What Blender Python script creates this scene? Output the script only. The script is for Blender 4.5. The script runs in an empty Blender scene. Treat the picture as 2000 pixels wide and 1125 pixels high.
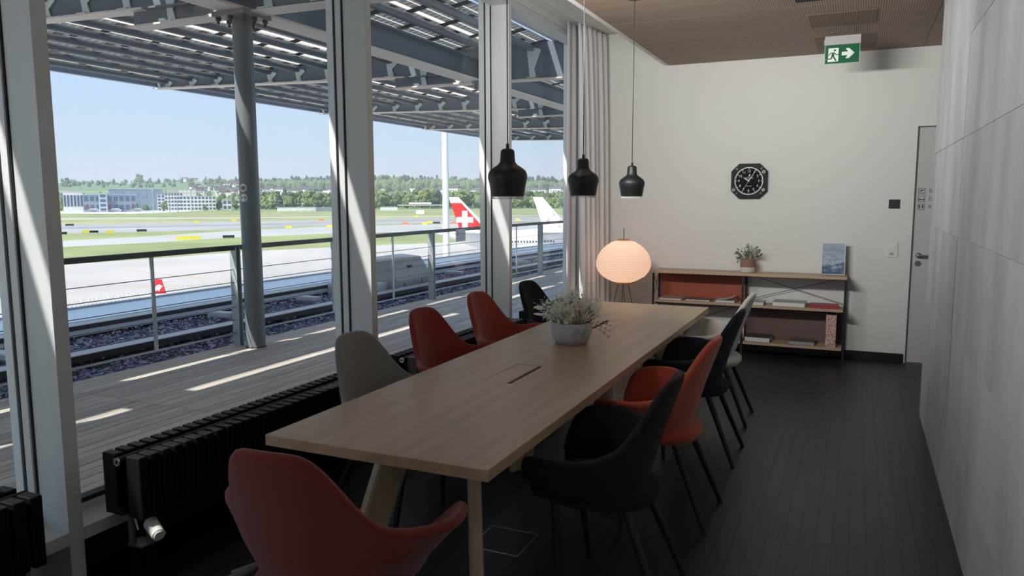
import bpy, bmesh, math, random
from mathutils import Vector, Matrix
random.seed(7)
S = bpy.context.scene
COL = S.collection
PI = math.pi

# ---------------------------------------------------------------- camera, sky, sun, lights, exposure
FPX = 1482.3
cam_d = bpy.data.cameras.new('camera'); cam = bpy.data.objects.new('camera', cam_d); COL.objects.link(cam)
cam_d.sensor_width = 36.0; cam_d.lens = FPX / 2000 * 36; cam_d.clip_start = 0.05; cam_d.clip_end = 30000
yaw, pitch, roll = 0.4268, 0.1185, -0.00324
fw = Vector((-math.sin(yaw) * math.cos(pitch), math.cos(yaw) * math.cos(pitch), -math.sin(pitch)))
rt = Vector((math.cos(yaw), math.sin(yaw), 0)); up = rt.cross(fw)
r2 = rt * math.cos(roll) + up * math.sin(roll); u2 = up * math.cos(roll) - rt * math.sin(roll)
cam.matrix_world = Matrix(((r2.x, u2.x, -fw.x, 0), (r2.y, u2.y, -fw.y, 0), (r2.z, u2.z, -fw.z, 1.58), (0, 0, 0, 1)))
S.camera = cam

S.view_settings.view_transform = 'Standard'; S.view_settings.look = 'None'
S.view_settings.gamma = 1.0; S.view_settings.use_curve_mapping = False
S.view_settings.exposure = 0.62

W = bpy.data.worlds.new('sky'); S.world = W; W.use_nodes = True
nt = W.node_tree; nt.nodes.clear()
out = nt.nodes.new('ShaderNodeOutputWorld'); bg = nt.nodes.new('ShaderNodeBackground')
tc = nt.nodes.new('ShaderNodeTexCoord'); sx = nt.nodes.new('ShaderNodeSeparateXYZ'); rp = nt.nodes.new('ShaderNodeValToRGB')
nt.links.new(tc.outputs['Generated'], sx.inputs[0]); nt.links.new(sx.outputs['Z'], rp.inputs[0])
cr = rp.color_ramp
cr.elements[0].position = 0.0; cr.elements[0].color = (0.46, 0.545, 0.64, 1)
cr.elements[1].position = 1.0; cr.elements[1].color = (0.17, 0.31, 0.60, 1)
e = cr.elements.new(0.06); e.color = (0.42, 0.53, 0.665, 1)
e = cr.elements.new(0.25); e.color = (0.30, 0.48, 0.72, 1)
nt.links.new(rp.outputs[0], bg.inputs[0]); nt.links.new(bg.outputs[0], out.inputs[0])
bg.inputs[1].default_value = 0.97

def lamp(name, kind, loc, aim, energy, color=(1, 1, 1), **kw):
    d = bpy.data.lights.new(name, kind); d.energy = energy; d.color = color
    for k, v in kw.items(): setattr(d, k, v)
    o = bpy.data.objects.new(name, d); COL.objects.link(o); o.location = loc
    o.rotation_euler = Vector(aim).to_track_quat('-Z', 'Y').to_euler()
    return o
SUN = (0.28, 0.75, -0.85)
lamp('sun', 'SUN', (-20, -40, 50), SUN, 4.6, (1.0, 0.95, 0.86), angle=0.009)
# unseen lamps added to brighten the room, back wall and concrete wall
lamp('fill_rear_left', 'AREA', (-2.55, -1.9, 1.75), (0.75, 0.75, -0.05), 12, (0.95, 0.98, 1.0), shape='RECTANGLE', size=3.6, size_y=2.4)
lamp('fill_back_wall', 'AREA', (-1.6, 3.7, 2.52), (0.30, 0.95, 0.02), 28, (1.0, 0.985, 0.96), shape='RECTANGLE', size=1.6, size_y=0.10, spread=1.9)
lamp('fill_concrete_wall', 'AREA', (-1.7, 2.2, 2.84), (1.0, 0.10, -0.28), 18, (1.0, 0.99, 0.97), shape='RECTANGLE', size=4.4, size_y=0.10, spread=2.1)

# ---------------------------------------------------------------- helpers
WM = {}
I4 = Matrix.Identity(4)
class MB:
    def __init__(s): s.v = []; s.f = []
    def add(s, vs, fs):
        n = len(s.v); s.v += [tuple(x) for x in vs]; s.f += [tuple(i + n for i in f) for f in fs]; return s
    def box(s, x0, x1, y0, y1, z0, z1):
        return s.add([(x0, y0, z0), (x1, y0, z0), (x1, y1, z0), (x0, y1, z0), (x0, y0, z1), (x1, y0, z1), (x1, y1, z1), (x0, y1, z1)],
                     [(3, 2, 1, 0), (4, 5, 6, 7), (0, 1, 5, 4), (1, 2, 6, 5), (2, 3, 7, 6), (3, 0, 4, 7)])
    def cyl(s, p0, p1, r0, r1=None, n=12, caps=True):
        r1 = r0 if r1 is None else r1
        p0, p1 = Vector(p0), Vector(p1); d = (p1 - p0).normalized()
        a = d.orthogonal().normalized(); b = d.cross(a)
        vs = []
        for p, r in ((p0, r0), (p1, r1)):
            for i in range(n):
                t = 2 * PI * i / n; vs.append(p + (a * math.cos(t) + b * math.sin(t)) * r)
        fs = [(i, (i + 1) % n, n + (i + 1) % n, n + i) for i in range(n)]
        if caps: fs += [tuple(range(n - 1, -1, -1)), tuple(range(n, 2 * n))]
        return s.add(vs, fs)
    def lathe(s, prof, c=(0, 0, 0), n=32):
        vs = []; fs = []; m = len(prof)
        for i in range(n):
            t = 2 * PI * i / n
            for r, z in prof: vs.append((c[0] + r * math.cos(t), c[1] + r * math.sin(t), c[2] + z))
        for i in range(n):
            j = (i + 1) % n
            for k in range(m - 1): fs.append((i * m + k, j * m + k, j * m + k + 1, i * m + k + 1))
        return s.add(vs, fs)
    def prism(s, poly, axis, a, b):
        """poly of 2D points extruded along axis from a to b (x: poly is (y,z); y: (x,z); z: (x,y))"""
        n = len(poly)
        def P(p, t): return {'x': (t, p[0], p[1]), 'y': (p[0], t, p[1]), 'z': (p[0], p[1], t)}[axis]
        vs = [P(p, a) for p in poly] + [P(p, b) for p in poly]
        fs = [(i, (i + 1) % n, n + (i + 1) % n, n + i) for i in range(n)] + [tuple(range(n - 1, -1, -1)), tuple(range(n, 2 * n))]
        return s.add(vs, fs)
    def sweep(s, pts, prof):
        """profile of (side, z) offsets swept along a polyline lying in a horizontal plane"""
        m = len(prof); vs = []; fs = []
        for i, p in enumerate(pts):
            a = Vector(pts[max(i - 1, 0)]); b = Vector(pts[min(i + 1, len(pts) - 1)]); d = (b - a); d.z = 0; d.normalize()
            sd = Vector((d.y, -d.x, 0))
            for o, z in prof: vs.append(Vector(p) + sd * o + Vector((0, 0, z)))
        for i in range(len(pts) - 1):
            for k in range(m):
                fs.append((i * m + k, i * m + (k + 1) % m, (i + 1) * m + (k + 1) % m, (i + 1) * m + k))
        fs += [tuple(range(m - 1, -1, -1)), tuple((len(pts) - 1) * m + k for k in range(m))]
        return s.add(vs, fs)
    def tube(s, pts, r, n=6):
        for a, b in zip(pts[:-1], pts[1:]): s.cyl(a, b, r, r, n)
        return s
    def mesh(s, name, mat=None, smooth=False, fix=True):
        me = bpy.data.meshes.new(name); me.from_pydata(s.v, [], s.f)
        if fix:
            bm = bmesh.new(); bm.from_mesh(me); bmesh.ops.recalc_face_normals(bm, faces=bm.faces); bm.to_mesh(me); bm.free()
        if mat: me.materials.append(mat)
        if smooth:
            for p in me.polygons: p.use_smooth = True
        return me
    def build(s, name, mat, parent=None, smooth=False, bevel=0, local=False, auto=False, fix=True):
        me = s.mesh(name, mat, smooth or auto, fix)
        if bevel: bev(me, bevel)
        if auto: autosmooth(me)
        return place(name, me, parent, local)
def bev(me, w, seg=2):
    bm = bmesh.new(); bm.from_mesh(me)
    es = [e for e in bm.edges if len(e.link_faces) == 2 and e.calc_face_angle(0) > 0.5]
    bmesh.ops.bevel(bm, geom=es, offset=w, segments=seg, profile=0.5, affect='EDGES', clamp_overlap=True)
    bm.to_mesh(me); bm.free()
def autosmooth(me, ang=0.7):
    bm = bmesh.new(); bm.from_mesh(me)
    for f in bm.faces: f.smooth = True
    for e in bm.edges:
        if len(e.link_faces) == 2 and e.calc_face_angle(0) > ang: e.smooth = False
    bm.to_mesh(me); bm.free()
def place(name, data, parent=None, local=False, loc=None, rot=None, scale=None):
    o = bpy.data.objects.new(name, data); COL.objects.link(o)
    if loc is not None: o.location = loc
    if rot is not None: o.rotation_euler = rot
    if scale is not None: o.scale = scale
    if parent is not None:
        o.parent = parent
        if not local: o.matrix_parent_inverse = WM.get(parent.name, I4).inverted()
    WM[o.name] = o.matrix_basis.copy() if parent is None or not local else WM.get(parent.name, I4) @ o.matrix_basis
    return o
def tag(o, label=None, cat=None, group=None, kind=None):
    if label: o['label'] = label
    if cat: o['category'] = cat
    if group: o['group'] = group
    if kind: o['kind'] = kind
    return o
def thing(name, label, cat, loc=(0, 0, 0), rz=0, group=None, kind=None):
    o = place(name, None, loc=loc, rot=(0, 0, rz)); o.empty_display_size = 0.1
    return tag(o, label, cat, group, kind)
def dup_tree(root, loc, rz, label, group=None):
    c = root.copy(); COL.objects.link(c); c.location = loc; c.rotation_euler = (0, 0, rz); c['label'] = label
    if group: c['group'] = group
    for ch in list(root.children):
        k = ch.copy(); COL.objects.link(k); k.parent = c
        for g in list(ch.children):
            q = g.copy(); COL.objects.link(q); q.parent = k
    WM[c.name] = c.matrix_basis.copy()
    return c
def struct(o, label=None): return tag(o, label, None, None, 'structure')
def bx(name, x0, x1, y0, y1, z0, z1, mat, parent=None, bevel=0):
    return MB().box(x0, x1, y0, y1, z0, z1).build(name, mat, parent, bevel=bevel)
def text(name, body, size, loc, rot, mat, parent, ext=0.0006, align='CENTER', shear=0.0):
    c = bpy.data.curves.new(name, 'FONT'); c.body = body; c.size = size; c.extrude = ext; c.align_x = align; c.align_y = 'CENTER'; c.shear = shear; c.resolution_u = 4
    t_ = bpy.data.objects.new('glyphs', c); COL.objects.link(t_)
    bpy.context.view_layer.update()
    me = bpy.data.meshes.new_from_object(t_.evaluated_get(bpy.context.evaluated_depsgraph_get()))
    bpy.data.objects.remove(t_); bpy.data.curves.remove(c)
    me.name = name; me.materials.clear(); me.materials.append(mat)
    return place(name, me, parent, loc=loc, rot=rot)

# ---------------------------------------------------------------- materials
def mat(name, col, rough=0.6, metal=0.0, spec=0.5, var=0.0, scale=8.0, bump=0.0, stretch=(1, 1, 1), rnd=0.0, sheen=0.0, detail=4, coat=0.0):
    m = bpy.data.materials.new(name); m.use_nodes = True
    t = m.node_tree; b = t.nodes['Principled BSDF']
    b.inputs['Base Color'].default_value = (*col, 1); b.inputs['Roughness'].default_value = rough
    b.inputs['Metallic'].default_value = metal; b.inputs['Specular IOR Level'].default_value = spec
    if coat: b.inputs['Coat Weight'].default_value = coat
    if sheen:
        b.inputs['Sheen Weight'].default_value = sheen; b.inputs['Sheen Roughness'].default_value = 0.5
    src = None
    if var or bump:
        co = t.nodes.new('ShaderNodeTexCoord'); mp = t.nodes.new('ShaderNodeMapping'); no = t.nodes.new('ShaderNodeTexNoise')
        mp.inputs['Scale'].default_value = stretch; no.inputs['Scale'].default_value = scale; no.inputs['Detail'].default_value = detail
        t.links.new(co.outputs['Object'], mp.inputs[0]); t.links.new(mp.outputs[0], no.inputs['Vector'])
        if rnd:
            oi = t.nodes.new('ShaderNodeObjectInfo'); mu = t.nodes.new('ShaderNodeMath'); mu.operation = 'MULTIPLY'; mu.inputs[1].default_value = 37.0
            t.links.new(oi.outputs['Random'], mu.inputs[0]); cx = t.nodes.new('ShaderNodeCombineXYZ')
            for i in range(3): t.links.new(mu.outputs[0], cx.inputs[i])
            t.links.new(cx.outputs[0], mp.inputs['Location'])
        if bump:
            bp = t.nodes.new('ShaderNodeBump'); bp.inputs['Strength'].default_value = bump; bp.inputs['Distance'].default_value = 0.01
            t.links.new(no.outputs['Fac'], bp.inputs['Height']); t.links.new(bp.outputs[0], b.inputs['Normal'])
        if var:
            r = t.nodes.new('ShaderNodeMapRange'); r.inputs[1].default_value = 0.3; r.inputs[2].default_value = 0.7
            r.inputs[3].default_value = 1 - var; r.inputs[4].default_value = 1 + var
            t.links.new(no.outputs['Fac'], r.inputs[0]); src = r.outputs[0]
    if rnd:
        oi = t.nodes.new('ShaderNodeObjectInfo'); r = t.nodes.new('ShaderNodeMapRange')
        r.inputs[3].default_value = 1 - rnd; r.inputs[4].default_value = 1 + rnd
        t.links.new(oi.outputs['Random'], r.inputs[0])
        if src is None: src = r.outputs[0]
        else:
            mu = t.nodes.new('ShaderNodeMath'); mu.operation = 'MULTIPLY'; t.links.new(src, mu.inputs[0]); t.links.new(r.outputs[0], mu.inputs[1]); src = mu.outputs[0]
    if src is not None:
        mx = t.nodes.new('ShaderNodeVectorMath'); mx.operation = 'SCALE'; mx.inputs[0].default_value = col
        t.links.new(src, mx.inputs['Scale']); t.links.new(mx.outputs[0], b.inputs['Base Color'])
    return m
def emis(name, col, st):
    m = mat(name, col); b = m.node_tree.nodes['Principled BSDF']
    b.inputs['Emission Color'].default_value = (*col, 1); b.inputs['Emission Strength'].default_value = st
    return m
K = {}
K['white_wall'] = mat('wall_paint', (0.70, 0.69, 0.66), 0.9, var=0.02, scale=60, bump=0.05)
K['white'] = mat('white_paint', (0.74, 0.74, 0.72), 0.55)
K['alu'] = mat('powder_coated_aluminium', (0.62, 0.65, 0.65), 0.38, var=0.04, scale=14, stretch=(1, 1, 0.15))
K['gasket'] = mat('black_gasket', (0.012, 0.012, 0.013), 0.6)
K['frame_white'] = mat('white_frame', (0.70, 0.73, 0.75), 0.35)
K['black'] = mat('black_satin', (0.010, 0.010, 0.011), 0.42)
K['plinth'] = mat('black_plinth', (0.008, 0.008, 0.009), 0.7)
K['rad'] = mat('black_radiator_enamel', (0.004, 0.004, 0.005), 0.5, spec=.25)
K['lamp_black'] = mat('matt_black_lacquer', (0.007, 0.007, 0.008), 0.48)
K['chrome'] = mat('brushed_steel', (0.55, 0.55, 0.56), 0.28, metal=1.0)
K['white_plastic'] = mat('white_plastic', (0.72, 0.72, 0.70), 0.35)
K['concrete'] = mat('raw_concrete', (0.40, 0.40, 0.398), 0.62, var=0.17, scale=4.0, bump=0.35, stretch=(1, 1, 0.22), rnd=0.035, detail=9)
K['door'] = mat('grey_door_lacquer', (0.50, 0.48, 0.47), 0.4)
K['curtain'] = mat('curtain_cloth', (0.66, 0.64, 0.64), 0.85, var=0.03, scale=90)
K['oak'] = mat('oak', (0.41, 0.28, 0.175), 0.34, var=0.13, scale=2.2, bump=0.05, stretch=(9, 0.55, 9), detail=7)
K['oak_x'] = mat('oak_shelf', (0.46, 0.335, 0.215), 0.45, var=0.13, scale=2.2, stretch=(0.55, 9, 9), detail=7)
K['oak_z'] = mat('oak_leg', (0.46, 0.335, 0.225), 0.45, var=0.13, scale=2.2, stretch=(9, 9, 0.55), detail=7)
K['parquet'] = mat('black_stained_oak_parquet', (0.021, 0.0195, 0.019), 0.42, var=0.28, scale=3.0, bump=0.10, stretch=(14, 1.0, 1), rnd=0.28, detail=8)
K['deck'] = mat('weathered_deck_wood', (0.56, 0.51, 0.455), 0.8, var=0.22, scale=3.0, bump=0.2, stretch=(16, 0.7, 1), rnd=0.16, detail=8)
K['dark_gap'] = mat('shadow_gap', (0.02, 0.019, 0.018), 0.9)
K['leg_black'] = mat('black_ash_leg', (0.010, 0.012, 0.015), 0.4)
def fabric(name, col): return mat(name, col, 0.92, spec=0.15, var=0.16, scale=420, bump=0.25, sheen=0.25 if max(col) > .03 else .05, detail=2)
K['f_red'] = fabric('dark_red_wool', (0.185, 0.030, 0.024))
K['f_red2'] = fabric('red_wool', (0.22, 0.028, 0.020))
K['f_orange'] = fabric('orange_red_wool', (0.40, 0.072, 0.038))
K['f_rust'] = fabric('rust_red_wool', (0.27, 0.047, 0.027))
K['f_grey'] = fabric('warm_grey_wool', (0.21, 0.195, 0.18))
K['f_lgrey'] = fabric('light_grey_wool', (0.50, 0.47, 0.44))
K['f_black'] = fabric('black_wool', (0.010, 0.011, 0.014))
K['f_navy'] = fabric('dark_navy_wool', (0.014, 0.017, 0.024))
K['f_aub'] = fabric('dark_aubergine_wool', (0.017, 0.011, 0.017))
K['steel'] = mat('dark_blue_grey_steel', (0.125, 0.152, 0.185), 0.5)
K['steel_tube'] = mat('blue_grey_steel_tube', (0.115, 0.135, 0.158), 0.45)
K['flange'] = mat('pale_beige_flange', (0.62, 0.57, 0.52), 0.6)  # bottom flanges in a paler beige than the webs
K['steel_light'] = mat('pale_beige_steel', (0.50, 0.46, 0.42), 0.6)
K['bracket'] = mat('pale_grey_bracket', (0.58, 0.64, 0.63), 0.5)
K['column'] = mat('slate_grey_column', (0.165, 0.185, 0.20), 0.42)
K['galv'] = mat('galvanised_steel', (0.42, 0.45, 0.46), 0.45, metal=0.3, var=0.12, scale=25)
K['rail'] = mat('dark_handrail', (0.05, 0.05, 0.05), 0.5)
K['cable'] = mat('steel_cable', (0.10, 0.10, 0.11), 0.4, metal=0.5)
K['zinc'] = mat('pale_blue_sheet_metal', (0.42, 0.52, 0.66), 0.45, var=0.05, scale=2)
K['alu_sheet'] = mat('pale_aluminium_sheet', (0.52, 0.55, 0.60), 0.4)
K['dark_sheet'] = mat('dark_brown_sheet_metal', (0.045, 0.042, 0.042), 0.5)
K['unit'] = mat('grey_cabinet_metal', (0.40, 0.40, 0.39), 0.5)
K['unit_white'] = mat('white_cabinet_metal', (0.70, 0.72, 0.74), 0.4)
K['ceil_dark'] = mat('ceiling_void', (0.02, 0.018, 0.016), 0.9)
K['green'] = mat('sign_green', (0.002, 0.105, 0.042), 0.45, spec=.2)
K['sign_white'] = mat('sign_white', (0.78, 0.80, 0.78), 0.4)
K['ink'] = mat('dark_print', (0.03, 0.03, 0.03), 0.6)
K['grey_ink'] = mat('grey_print', (0.10, 0.10, 0.10), 0.6)

# glass pane: clear with a mild facing-dependent reflection
gm = bpy.data.materials.new('window_glass'); gm.use_nodes = True; t = gm.node_tree; t.nodes.clear()
go = t.nodes.new('ShaderNodeOutputMaterial'); gx = t.nodes.new('ShaderNodeMixShader'); gt = t.nodes.new('ShaderNodeBsdfTransparent'); gg = t.nodes.new('ShaderNodeBsdfGlossy')
lw = t.nodes.new('ShaderNodeLayerWeight'); lw.inputs[0].default_value = 0.5
pw = t.nodes.new('ShaderNodeMath'); pw.operation = 'POWER'; pw.inputs[1].default_value = 4.0
ml = t.nodes.new('ShaderNodeMath'); ml.operation = 'MULTIPLY_ADD'; ml.inputs[1].default_value = 0.35; ml.inputs[2].default_value = 0.012
t.links.new(lw.outputs['Facing'], pw.inputs[0]); t.links.new(pw.outputs[0], ml.inputs[0]); t.links.new(ml.outputs[0], gx.inputs[0])
gt.inputs[0].default_value = (0.975, 0.985, 0.985, 1); gg.inputs['Roughness'].default_value = 0.01
t.links.new(gt.outputs[0], gx.inputs[1]); t.links.new(gg.outputs[0], gx.inputs[2]); t.links.new(gx.outputs[0], go.inputs[0])
K['glass'] = gm

# grooved acoustic wood ceiling: fine grooves along y
def grooved(name, col, period, frac):
    m = mat(name, col, 0.6, var=0.12, scale=2.0, stretch=(0.4, 6, 1), detail=6, rnd=0.03)
    t = m.node_tree; b = t.nodes['Principled BSDF']; src = b.inputs['Base Color'].links[0].from_socket
    co = t.nodes.new('ShaderNodeTexCoord'); s = t.nodes.new('ShaderNodeSeparateXYZ'); t.links.new(co.outputs['Object'], s.inputs[0])
    d = t.nodes.new('ShaderNodeMath'); d.operation = 'DIVIDE'; d.inputs[1].default_value = period; t.links.new(s.outputs['X'], d.inputs[0])
    f = t.nodes.new('ShaderNodeMath'); f.operation = 'FRACT'; t.links.new(d.outputs[0], f.inputs[0])
    g = t.nodes.new('ShaderNodeMath'); g.operation = 'GREATER_THAN'; g.inputs[1].default_value = 1 - frac; t.links.new(f.outputs[0], g.inputs[0])
    mx = t.nodes.new('ShaderNodeMix'); mx.data_type = 'RGBA'; t.links.new(g.outputs[0], mx.inputs[0]); t.links.new(src, mx.inputs[6]); mx.inputs[7].default_value = (0.02, 0.015, 0.012, 1)
    t.links.new(mx.outputs[2], b.inputs['Base Color'])
    return m
K['ceil_wood'] = grooved('grooved_walnut', (0.34, 0.245, 0.175), 0.0165, 0.22)
K['ceil_grille'] = grooved('fine_slotted_grille', (0.30, 0.19, 0.10), 0.012, 0.5)
K['ceil_tile'] = K['ceil_wood']
# ---------------------------------------------------------------- room shell
XG, XF, XM = -2.94, -2.88, -2.72          # glass, frame and mullion front planes
YB = 8.035                                # back wall
ZC, ZS = 2.934, 3.30                      # wood ceiling, white soffit over the windows
XC, YC1 = 0.47, 6.14                      # concrete wall plane and its end

fl = struct(bx('floor', -3.05, 2.3, -4.2, 8.2, -0.16, -0.016, K['dark_gap']), 'dark stained strip parquet floor')
pl_w = 0.07
planks = []
ix = 0; x = -2.98
while x < 2.2:
    y = -4.1 - random.random() * 0.9
    while y < YB:
        L = random.choice((0.75, 0.9, 1.0, 1.1)); y0, y1 = max(y, -4.1), min(y + L, YB)
        if y1 - y0 > 0.03: planks.append((x, y0, y1))
        y += L
    x += pl_w
def vis(p): return p[0] < XC and p[2] > 1.0
near = sorted([p for p in planks if vis(p)], key=lambda p: p[0] ** 2 + ((p[1] + p[2]) / 2) ** 2)
pick = set(near[:290])
def plank_mb(mb, p, ox=0, oy=0):
    g = 0.0004
    return mb.box(p[0] + g - ox, p[0] + pl_w - g - ox, p[1] + g - oy, p[2] - g - oy, -0.016, 0.0)
pm = {}
rest = MB()
for p in planks:
    if p in pick:
        key = round(p[2] - p[1], 3)
        if key not in pm:
            me = MB().box(-pl_w / 2 + .0004, pl_w / 2 - .0004, -key / 2 + .0004, key / 2 - .0004, -0.016, random.uniform(-0.0004, 0)).mesh('plank', K['parquet']); pm[key] = me
        place('plank', pm[key], fl, loc=(p[0] + pl_w / 2, (p[1] + p[2]) / 2, 0))
    else: plank_mb(rest, p)
tag(rest.build('plank_field', K['parquet'], fl), kind='stuff')

# back wall with the door opening, right hand corridor wall, rear wall, outer strips
wb = MB().box(-2.95, 0.465, YB, YB + 0.2, 0, 3.6).box(0.465, 1.40, YB, YB + 0.2, 2.222, 3.6).box(1.40, 2.3, YB, YB + 0.2, 0, 3.6).build('wall_back', K['white_wall'])
struct(wb, 'white painted back wall')
struct(bx('wall_corridor', 2.2, 2.3, -4.2, YB, 0, 3.6, K['white_wall']), 'white corridor wall hidden behind the concrete wall')
struct(bx('wall_front', -3.05, 2.3, -4.3, -4.2, 0, 3.6, K['white_wall']), 'white wall behind the camera')
# concrete wall of cast boards: a core with separate facing panels and recessed joints
wc = struct(bx('wall_right', XC + 0.005, XC + 0.20, -4.2, YC1 - 0.004, 0, 3.2, K['concrete']), 'board-marked raw concrete wall')
ys = [YC1, 4.50, 2.02, -0.46, -2.94, -4.2]; zs = [0.0, 0.36, 0.865, 1.37, 1.875, 2.38, 2.885, 3.2]
for i in range(5):
    for j in range(7):
        z0, z1 = zs[j], zs[j + 1]
        sh = random.uniform(-0.002, 0.0015)
        me = MB().box(XC + sh, XC + 0.0055, ys[i + 1] + .005, ys[i] - (.005 if i else 0), z0 + .0006, z1 - .0006).mesh('panel', K['concrete'])
        place('concrete_panel', me, wc)
for y in ys[1:5]: bx('joint', XC + .0042, XC + .0052, y - .0055, y + .0055, 0, 3.2, K['dark_gap'], wc)
# ceiling: soffit, slotted wood panels over a dark void
struct(MB().box(-2.74, -1.854, -4.2, YB, ZS, ZS + 0.2).box(-1.90, -1.856, -4.2, YB, ZC + 0.001, ZS).build('trim_soffit', K['white_wall']), 'white plastered soffit band above the curtain track')
ce = struct(bx('ceiling', -1.854, 2.3, -4.2, YB, ZC + 0.03, ZC + 0.3, K['ceil_dark']), 'slotted walnut acoustic ceiling')
yy = [YB, 7.05, 5.99, 4.93, 3.87, 2.81, 1.75, 0.69, -0.37, -1.43, -2.49, -4.2]
for i in range(len(yy) - 1):
    for xa, xb in ((-1.854, 0.4685), (0.4725, 2.2)):
        bx('ceiling_panel', xa, xb, yy[i + 1] + .002, yy[i] - .002, ZC, ZC + 0.03, K['ceil_wood'], ce)
for (a, b, c, d) in ((-0.42, 0.062, 6.29, 6.78), (-0.42, 0.075, 7.17, 7.87), (-0.47, -0.12, 5.30, 5.86)):
    bx('ceiling_grille', a, b, c, d, ZC - 0.003, ZC, K['ceil_grille'] if c > 6 else K['ceil_dark'], ce)
bx('ceiling_joint', XC - .002, XC + .002, -4.2, YB, ZC + .001, ZC + .02, K['ceil_dark'], ce)
# baseboard on the back wall
struct(bx('baseboard_back', -2.6, 0.45, YB - 0.014, YB, 0.0, 0.085, K['black'], bevel=0.002), 'black baseboard along the white back wall')

# door in the back wall
d1 = struct(thing('door_1', 'grey flush door beside the concrete wall with small pictograms', None, (0.93, YB + .02, 0)))
bx('leaf', 0.475, 1.395, YB + 0.012, YB + 0.055, 0.008, 2.212, K['door'], d1, 0.002)
fr = MB().box(0.4655, 0.474, YB - .004, YB + .07, 0, 2.222).box(1.396, 1.40, YB - .004, YB + .07, 0, 2.222).box(0.465, 1.40, YB - .004, YB + .07, 2.213, 2.222)
fr.build('door_frame', K['grey_ink'], d1)
h = MB().cyl((0.530, YB + .012, 1.03), (0.530, YB - .004, 1.03), 0.026, n=24).cyl((0.530, YB, 1.03), (0.530, YB - .055, 1.03), 0.009, n=12)
h.cyl((0.525, YB - .055, 1.03), (0.665, YB - .055, 1.03), 0.009, n=12).build('handle', K['chrome'], d1, auto=True)
MB().cyl((0.528, YB + .012, 0.955), (0.528, YB + .003, 0.955), 0.026, n=24).cyl((0.528, YB + .004, 0.957), (0.528, YB - .002, 0.957), 0.008, n=12).build('lock_escutcheon', K['chrome'], d1, auto=True)
RX = (PI / 2, 0, 0); YD = YB + 0.0115
for i, (w, z) in enumerate((('Exit', 1.628), ('Day rooms', 1.556), ('Restrooms', 1.484))):
    b_ = 0.026; fr = MB()
    for s in (-1, 1):
        fr.box(0.527 + s * b_ - .0018, 0.527 + s * b_ + .0018, YD - .0012, YD, z - b_ - .0018, z + b_ + .0018)
        fr.box(0.527 - b_, 0.527 + b_, YD - .0012, YD, z + s * b_ - .0018, z + s * b_ + .0018)
    if i == 0:   # departing plane over a line
        fr.prism([(0.508, z - .004), (0.513, z - .007), (0.545, z + .010), (0.547, z + .016), (0.540, z + .016), (0.530, z + .009), (0.516, z + .015), (0.512, z + .013), (0.521, z + .004)], 'y', YD - .0012, YD)
        fr.box(0.508, 0.547, YD - .0012, YD, z - .017, z - .014)
    elif i == 1:  # bed
        fr.box(0.506, 0.549, YD - .0012, YD, z - .009, z - .002).box(0.506, 0.509, YD - .0012, YD, z - .015, z + .009).box(0.546, 0.549, YD - .0012, YD, z - .015, z - .002).box(0.511, 0.520, YD - .0012, YD, z - .001, z + .003)
    else:        # two standing figures
        for cx in (0.515, 0.539):
            fr.cyl((cx, YD - .0012, z + .016), (cx, YD, z + .016), 0.004, n=12)
            fr.prism([(cx - .007, z + .011), (cx + .007, z + .011), (cx + .005, z - .003), (cx + .003, z - .019), (cx - .003, z - .019), (cx - .005, z - .003)], 'y', YD - .0012, YD)
    fr.build('pictogram', K['ink'], d1)
    text('lettering', w, 0.048, (0.586, YD - .0004, z), RX, K['grey_ink'], d1, align='LEFT')

# ---------------------------------------------------------------- window front
mull_y = [1.84 + 2.043 * k for k in range(-3, 4)]
for k, y in enumerate(mull_y):
    m = struct(thing('trim_%d' % (k + 1), 'pale aluminium mullion between two tall windows', None, (XM, y, 0)))
    y1 = y + 0.06
    bx('mullion', XF, XM, y, y1, 0, ZS + .1, K['alu'], m, 0.0015)
    MB().box(XF - .008, XF, y - .006, y1 + .006, .24, ZS).box(XF - .055, XF - .048, y - .016, y1 + .016, .24, ZS).build('gasket', K['gasket'], m)
    bx('glazing_frame', XF - .048, XF - .008, y - .014, y1 + .014, .24, ZS, K['frame_white'], m, 0.001)
    bx('cover_cap', XF - .11, XF - .062, y - .020, y1 + .020, .0, ZS + .3, K['frame_white'], m, 0.002)
for k in range(len(mull_y) - 1):
    ya, yb = mull_y[k] + 0.06, mull_y[k + 1]
    w = struct(thing('window_%d' % (k + 1), 'tall fixed window bay onto the terrace', None, (XG, (ya + yb) / 2, 0)))
    bx('pane', XG - .005, XG + .004, ya + .016, yb - .016, .30, 3.255, K['glass'], w)
    bx('sill', XF, XM, ya, yb, .246, .298, K['alu'], w, 0.0015)
    MB().box(XF - .06, XF - .001, ya, yb, .24, .325).build('bottom_frame', K['frame_white'], w, bevel=.0015)
    bx('gasket', XF - .055, XF - .004, ya + .0145, yb - .0145, .325, .345, K['gasket'], w)
    MB().box(XF, XM, ya, yb, 3.172, 3.226).build('transom', K['alu'], w, bevel=.0015)
    MB().box(XF - .06, XF - .001, ya, yb, 3.245, ZS + .1).build('head_frame', K['frame_white'], w, bevel=.0015)
    bx('head_gasket', XF - .05, XF - .002, ya + .0145, yb - .0145, 3.228, 3.245, K['gasket'], w)
    MB().box(XF + .001, XM - .004, ya, yb, 3.232, ZS + .12).build('lintel_panel', K['white'], w)
    bx('cover_strip', XF - .11, XF - .062, ya, yb, .22, .285, K['frame_white'], w, 0.002)
struct(bx('wall_left', -3.05, -2.975, -4.2, YB, 0, .24, K['plinth']), 'black plinth below the window sills')
struct(MB().box(-3.05, -2.70, -4.2, YB + .2, ZS + .02, 3.9).build('trim_lintel', K['white']), 'white lintel above the windows')
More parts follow.
